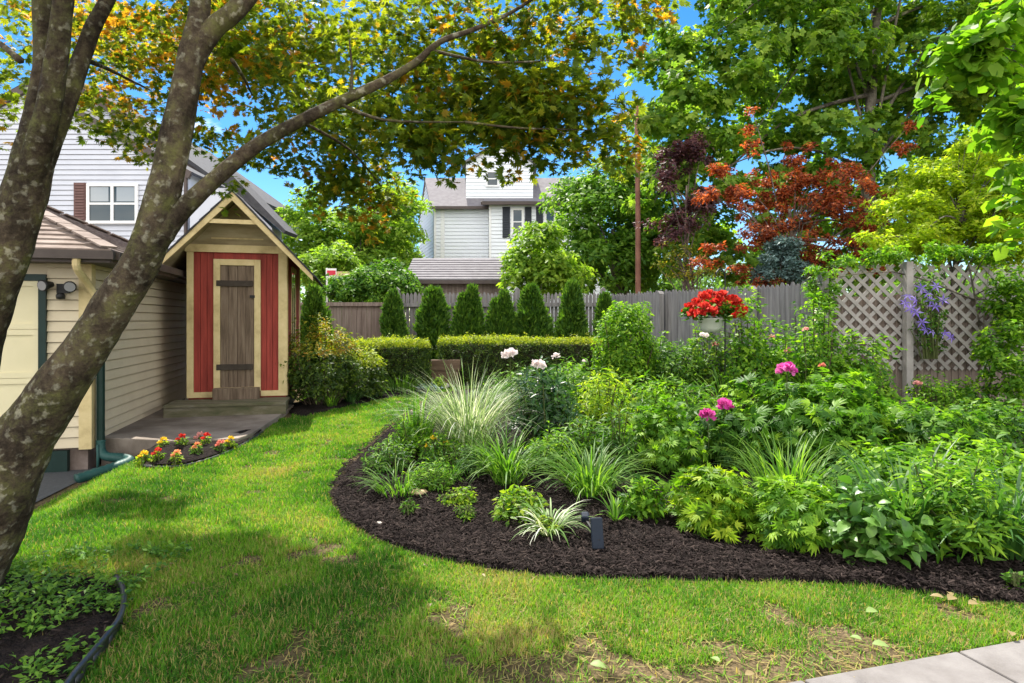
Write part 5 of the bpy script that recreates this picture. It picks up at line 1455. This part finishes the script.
for k in range(3):
    a = 2.1 * k + .4; m.tube([(bc.x + .175 * math.cos(a), bc.y + .175 * math.sin(a), bc.z - .02), (bc.x + .01, bc.y, zt - .06)], .003, 5, 1)
m.build('hanger', M['black'], hb)
rng = RNG(88)
tp, ax = dome_tips(rng, 90, (bc.x, bc.y, bc.z + .05), .4, .36, .22, .5, .2, -.02)
qmesh('foliage', [rosette(rng, tp, ax, 6, .075, ROUND)], M['leaf_mid'], hb)
GF = [(688, 312), (697, 304), (700, 314), (708, 300), (714, 306), (722, 297), (728, 303), (736, 308), (741, 312), (731, 314), (718, 314), (705, 308), (726, 309), (693, 315), (738, 317), (711, 296), (720, 303), (733, 301), (691, 308), (703, 298), (711, 312), (724, 315), (737, 304), (742, 307), (717, 300), (699, 318)][:23]
for k, (fx, fy) in enumerate(GF):
    c = P(fx, fy, Yk - .14 - .22 * (k % 3) + .05)
    flower(hb, c, .078, 'red_pet', rng, 60)

# ------------------------------------------------------------------ slate garden lamp, stones, fallen leaves
lp = GB(598, 549)
gl_ = empty('garden_lamp', lp, 'dark slate blue box garden lamp standing in the mulch', 'garden lamp')
m = MB(Matrix.Translation(lp) @ Matrix.Rotation(.12, 4, 'Z') @ Matrix.Rotation(R(-14), 4, 'X'))
m.box(-.038, .038, -.014, .014, .0, .19); m.build('panel', M['slate'], gl_, bevel=.006)
m = MB(Matrix.Translation(lp)); m.bar((0, .02, .06), (-.045, .245, .1), .014, .014); m.box(-.012, .012, .0, .02, -.1, .06); m.build('bracket', M['black'], gl_)
m = MB(Matrix.Translation(lp + Vector((-.05, .27, .12))) @ Matrix.Rotation(R(35), 4, 'X')); m.box(-.026, .026, -.026, .026, -.035, .025); m.build('lamp_head', M['slate'], gl_, bevel=.01)


def stone(name, label, p, r, mat, seed, flat=.5, group=None):
    rng = RNG(seed)
    bm_ = MB(); n, k = 7, 10
    for i in range(n + 1):
        th = math.pi * i / n
        for j in range(k):
            a = math.tau * j / k; s = r * (1 + .25 * (float(vn(i * .8 + seed, j % k * .9)) - .5) * 2)
            bm_.v.append((p.x + s * math.sin(th) * math.cos(a), p.y + s * .8 * math.sin(th) * math.sin(a), p.z + r * flat * .5 + s * flat * math.cos(th)))
    for i in range(n):
        for j in range(k): bm_.f.append((i * k + j, (i + 1) * k + j, (i + 1) * k + (j + 1) % k, i * k + (j + 1) % k))
    return tag(bm_.build(name, M[mat], None, True), label, 'stone', group)


stone('stone', 'tan flat stone lying on the mulch beside the sedge', GB(419, 494), .075, 'tan_stone', 1, .35)
for k, (px, py, r, lab) in enumerate([(420, 388, .12, 'white round stone below the timber nearest the square hedge'), (431, 389, .15, 'biggest white stone in the row below the timber'), (444, 388, .11, 'small white stone behind the striped grass')]):
    stone('stone', lab, G(px, py, .02), r, 'stone', 5 + k, .6, 'white stones below the timber')
stone('stone', 'small white chip of stone on the dark mulch', GB(379, 524), .02, 'stone', 12, .6)


def fallen(px, py, ang, size, label, mat='fallen'):
    p = G(px, py, .045); n = 1
    d = np.array([[math.cos(ang), math.sin(ang), .08]])
    o = qmesh('fallen_leaf', [leaves(HOSTA, np.array([p]), d, np.array([[.1, -.25, 1.0]]), size * .7, np.array([.35]))], M[mat])
    return tag(o, label, 'leaf', 'fallen leaves on the lawn')


M['fallen'] = leaf_mat('fallen_leaf', [(.14, .22, .06), (.24, .32, .11), (.34, .4, .18)], .2)
M['dry_leaf'] = leaf_mat('dry_leaf', [(.17, .12, .06), (.3, .24, .11), (.4, .36, .17)], .2)
for a in [(866, 612, .2, .1, 'pale green fallen leaf lying flat in the middle of the grass'), (862, 640, 2.4, .075, 'smaller pale fallen leaf of the pair near the path'), (872, 644, -.3, .1, 'larger pale fallen leaf of the pair near the path'),
          (944, 598, 2.6, .09, 'yellowing leaf at the mulch edge pointing away', 'dry_leaf'), (948, 600, .5, .11, 'longest yellow dry leaf at the mulch edge', 'dry_leaf'), (952, 596, 1.3, .08, 'upright dry leaf at the mulch edge', 'dry_leaf'),
          (968, 604, .1, .09, 'pale dry leaf lying along the mulch edge', 'dry_leaf'), (1012, 636, 1.0, .08, 'little curled leaf beside the concrete path', 'dry_leaf'), (720, 662, 2.2, .07, 'small green leaf on the bare soil patch'), (745, 675, .3, .07, 'brown dry leaf on the bare soil patch', 'dry_leaf'), (590, 664, -.4, .1, 'long green leaf lying across the shaded grass')]:
    fallen(*a)

# ------------------------------------------------------------------ grass, ground cover, mulch chips
rng = RNG(300)
def sample(x0, x1, y0, y1, dens):
    n = int((x1 - x0) * (y1 - y0) * dens); return rng.uniform(x0, x1, n), rng.uniform(y0, y1, n)


chunks = []
slab_poly = np.array(sl)
lb_in = lb_poly
def sheds(x, y):
    ca, sa = cA, sA
    u = (x + 4.75) * ca + (y - 9.15) * sa; v = -(x + 4.75) * sa + (y - 9.15) * ca
    return (u > -.3) & (u < 1.5) & (v > -.7)
for (x0, x1, y0, y1, dens, Lb, w) in [(-3.4, 4.5, 1.6, 2.2, 5000, .042, .006), (-3.6, 5.0, 2.2, 4.2, 22000, .04, .0048), (-4.2, 1.0, 4.2, 6.0, 15000, .042, .0058), (-4.8, -.6, 6.0, 9.0, 9500, .042, .0085), (-4.0, -.6, 9.0, 13.0, 6000, .05, .013)]:
    x, y = sample(x0, x1, y0, y1, dens)
    ed = .035 * (vn(x, y, 14) - .5)
    k = ~pip(x, y + ed, bed) & ~pip(x + ed, y, fb_poly) & ~pip(x, y, path_poly) & ~pip(x, y, slab_poly) & (x > drive_edge(y) + .03 + ed) & ~sheds(x, y) & ~pip(x, y + ed, border)
    k &= ~(pip(x, y, lb_in) & (rng.random(len(x)) > .12))
    # worn patches towards the path, thin growth in places
    soil = sstep(3.3, 2.5, y) * sstep(-.6, .6, x) * .5
    dn = vn(x, y, 3.1) * .6 + vn2(x, y, 8) * .4
    wear = sstep(.6, .74, dn + soil * .62 - .07 * sstep(3.0, 4.0, y))
    k &= rng.random(len(x)) > wear * .93
    x, y, dn = x[k], y[k], dn[k]; n = len(x)
    dry = .5 * (vn2(x, y, 1.3) - .5) + .35 * (vn(x, y, 5) - .5) + sstep(4.5, 2.6, y) * sstep(-1, .3, x) * .12
    r = .42 + dry + .14 * rng.normal(size=n); r = np.where(rng.random(n) < .07 + .12 * sstep(4.5, 2.8, y), .95, r)
    h = Lb * (.55 + .75 * rng.random(n)) * (.75 + .6 * vn(x, y, 6))
    chunks.append(blades(np.stack([x, y, g(x, y) - .003], -1), rng.uniform(0, 6.283, n), h, rng.uniform(.05, 1.15, n), rng.uniform(.1, 1.4, n), w * (.7 + .6 * rng.random(n)), r, 2, (1, .75, .08)))
x, y = sample(-3, 4.5, 1.8, 3.9, 700); k = ~pip(x, y, bed) & ~pip(x, y, path_poly) & ~pip(x, y, lb_in) & (x > drive_edge(y) + .1); x, y = x[k], y[k]; n = len(x)      # thatch lying flat
chunks.append(blades(np.stack([x, y, g(x, y) + .004 + .008 * rng.random(n)], -1), rng.uniform(0, 6.283, n), .03 + .05 * rng.random(n), rng.uniform(1.35, 1.62, n), rng.uniform(-.1, .25, n), .003 + .003 * rng.random(n), (.8 + .2 * rng.normal(size=n)), 2, (1, .9, .3)))
tag(qmesh('grass', chunks, M['grass']), 'short sunlit lawn grass curving round the flower bed', kind='stuff')

# weeds and ground cover in the shade bed
x, y = sample(-4, -1.2, 1.6, 3.9, 640); k = pip(x, y, lb_poly) & (vn(x, y, 3) > .33); x, y = x[k], y[k]; n = len(x)
tips = np.stack([x, y, g(x, y) + .05 + .06 * rng.random(n)], -1)
x2, y2 = sample(-3.6, -2.05, 3.2, 4.0, 420); k2 = (x2 > drive_edge(y2) + .3) & (vn(x2, y2, 4) > .45) & ~pip(x2, y2, lb_poly); 
t2 = np.stack([x2[k2], y2[k2], g(x2[k2], y2[k2]) + .05 + .03 * rng.random(k2.sum())], -1)
tips = np.concatenate([tips, t2])
tag(qmesh('ground_cover', [rosette(rng, tips, np.tile([0, 0, 1.0], (len(tips), 1)) + .25 * rng.normal(size=(len(tips), 3)), 6, .038, OVATE, tilt=.15)], M['cover']), 'patchy weeds and ground cover under the maple', kind='stuff')

# mulch chips
chs = []
for poly, (x0, x1, y0, y1), dens in ((bed, (-2, 4, 3.1, 6.2), 7000), (bed, (-2, 5, 6.2, 9), 1500), (border, (-4, -1, 9, 12.6), 500), (fb_poly, (-4.6, -2.4, 5.5, 7.4), 900), (lb_poly, (-4, -1.2, 1.6, 3.9), 700)):
    x, y = sample(x0, x1, y0, y1, dens); k = pip(x, y, poly); x, y = x[k], y[k]; n = len(x)
    a = rng.uniform(0, 6.283, n); d = np.stack([np.cos(a), np.sin(a), .35 * rng.normal(size=n)], -1)
    z = g(x, y) + .045 + .045 * (vn(x, y, 9) - .5) + .012 * rng.random(n)
    if poly is not bed: z -= .012
    CH = T([(0, -.16, 0), (1, -.12, .02), (1, .14, .04), (0, .16, .02), (.5, 0, .2)], [(0, 1, 2, 3)])
    CH = T([(0, -.1, 0), (1, -.06, 0), (.95, .09, 0), (.05, .1, 0), (.1, -.06, .1), (.9, -.04, .09), (.85, .05, .1), (.15, .06, .1)], [(4, 5, 6, 7), (0, 1, 5, 4), (1, 2, 6, 5), (2, 3, 7, 6), (3, 0, 4, 7)])
    nn = np.stack([.4 * rng.normal(size=n), .4 * rng.normal(size=n), np.ones(n)], -1)
    chs.append(leaves(CH, np.stack([x, y, z], -1), d, nn, .018 + .03 * rng.random(n) ** 1.5, .42 + .24 * rng.normal(size=n)))
tag(qmesh('mulch_chips', chs, M['chip']), 'dark shredded bark mulch chips over the beds', kind='stuff')
# fallen bits of leaf litter under the maple
x, y = sample(-3.3, 2.5, 2.3, 3.8, 14); k = ~pip(x, y, bed) & ~pip(x, y, path_poly); x, y = x[k], y[k]; n = len(x); a = rng.uniform(0, 6.283, n)
tag(qmesh('leaf_litter', [leaves(OVATE, np.stack([x, y, g(x, y) + .03], -1), np.stack([np.cos(a), np.sin(a), .1 * rng.normal(size=n)], -1), np.stack([.3 * rng.normal(size=n), .3 * rng.normal(size=n), np.ones(n)], -1), .012 + .025 * rng.random(n), .1 + .25 * rng.normal(size=n))], M['dry_leaf']), 'scattered bits of dry leaf litter in the grass', kind='stuff')
# ------------------------------------------------------------------ light, sky, camera
EL, AZ = R(57), R(-14)                         # the sun stands beyond the garden, a little to the side of the garage
S = Vector((math.sin(AZ) * math.cos(EL), math.cos(AZ) * math.cos(EL), math.sin(EL)))
ld = bpy.data.lights.new('sun', 'SUN'); ld.energy = 4.5; ld.angle = R(.53); ld.color = (1, .94, .84)
lo = bpy.data.objects.new('sun', ld); lo.rotation_euler = S.to_track_quat('Z', 'Y').to_euler(); lo.location = (0, 0, 30); col.objects.link(lo)

w = bpy.data.worlds.new('World'); scene.world = w; w.use_nodes = True
nt = w.node_tree; bg = nt.nodes['Background']
sky = N(nt, 'ShaderNodeTexSky', sky_type='NISHITA'); sky.sun_disc = False; sky.sun_elevation = EL; sky.sun_rotation = AZ % math.tau
sky.air_density = 1.0; sky.dust_density = 0; sky.ozone_density = 4.0
tc = N(nt, 'ShaderNodeTexCoord'); mp = N(nt, 'ShaderNodeMapping'); mp.inputs['Scale'].default_value = (1, 1, 2.6); mp.inputs['Location'].default_value = (.35, .1, .2)
nt.links.new(tc.outputs['Generated'], mp.inputs[0])
cn = N(nt, 'ShaderNodeTexNoise'); cn.inputs['Scale'].default_value = 3.2; cn.inputs['Detail'].default_value = 9; cn.inputs['Roughness'].default_value = .58
nt.links.new(mp.outputs[0], cn.inputs[0])
# fair weather: open blue beyond the garden, a bank of unseen white cloud added behind the viewer to fill the shade
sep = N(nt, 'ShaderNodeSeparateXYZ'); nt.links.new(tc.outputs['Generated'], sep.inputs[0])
fill_bank = N(nt, 'ShaderNodeMapRange', interpolation_type='SMOOTHSTEP'); nt.links.new(sep.outputs['Y'], fill_bank.inputs[0])
fill_bank.inputs[1].default_value = .25; fill_bank.inputs[2].default_value = -.35; fill_bank.inputs[3].default_value = -.06; fill_bank.inputs[4].default_value = .22
add = N(nt, 'ShaderNodeMath', operation='ADD'); nt.links.new(cn.outputs[0], add.inputs[0]); nt.links.new(fill_bank.outputs[0], add.inputs[1])
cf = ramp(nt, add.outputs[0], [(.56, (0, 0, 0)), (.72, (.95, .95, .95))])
hs_n = N(nt, 'ShaderNodeHueSaturation'); hs_n.inputs['Saturation'].default_value = 1.3; hs_n.inputs['Value'].default_value = .5
nt.links.new(sky.outputs[0], hs_n.inputs['Color'])
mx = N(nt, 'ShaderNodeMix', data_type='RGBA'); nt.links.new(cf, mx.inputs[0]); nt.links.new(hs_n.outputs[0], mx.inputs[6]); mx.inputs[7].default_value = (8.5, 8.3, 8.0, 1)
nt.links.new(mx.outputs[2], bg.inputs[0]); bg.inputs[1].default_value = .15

cd = bpy.data.cameras.new('camera'); cd.lens = 22; cd.sensor_width = 36; cd.shift_y = -(341.5 - HZ) / 1024; cd.clip_end = 3000; cd.clip_start = .05
co = bpy.data.objects.new('camera', cd); co.location = (0, 0, CZ); co.rotation_euler = (R(90), 0, 0); col.objects.link(co); scene.camera = co

vs_ = scene.view_settings; vs_.view_transform = 'Standard'; vs_.look = 'None'; vs_.gamma = 1; vs_.use_curve_mapping = False; vs_.exposure = 1.42
cy = scene.cycles; cy.max_bounces = 7; cy.diffuse_bounces = 4; cy.glossy_bounces = 2; cy.transmission_bounces = 5; cy.transparent_max_bounces = 4
cy.use_denoising = True; cy.sample_clamp_indirect = 6
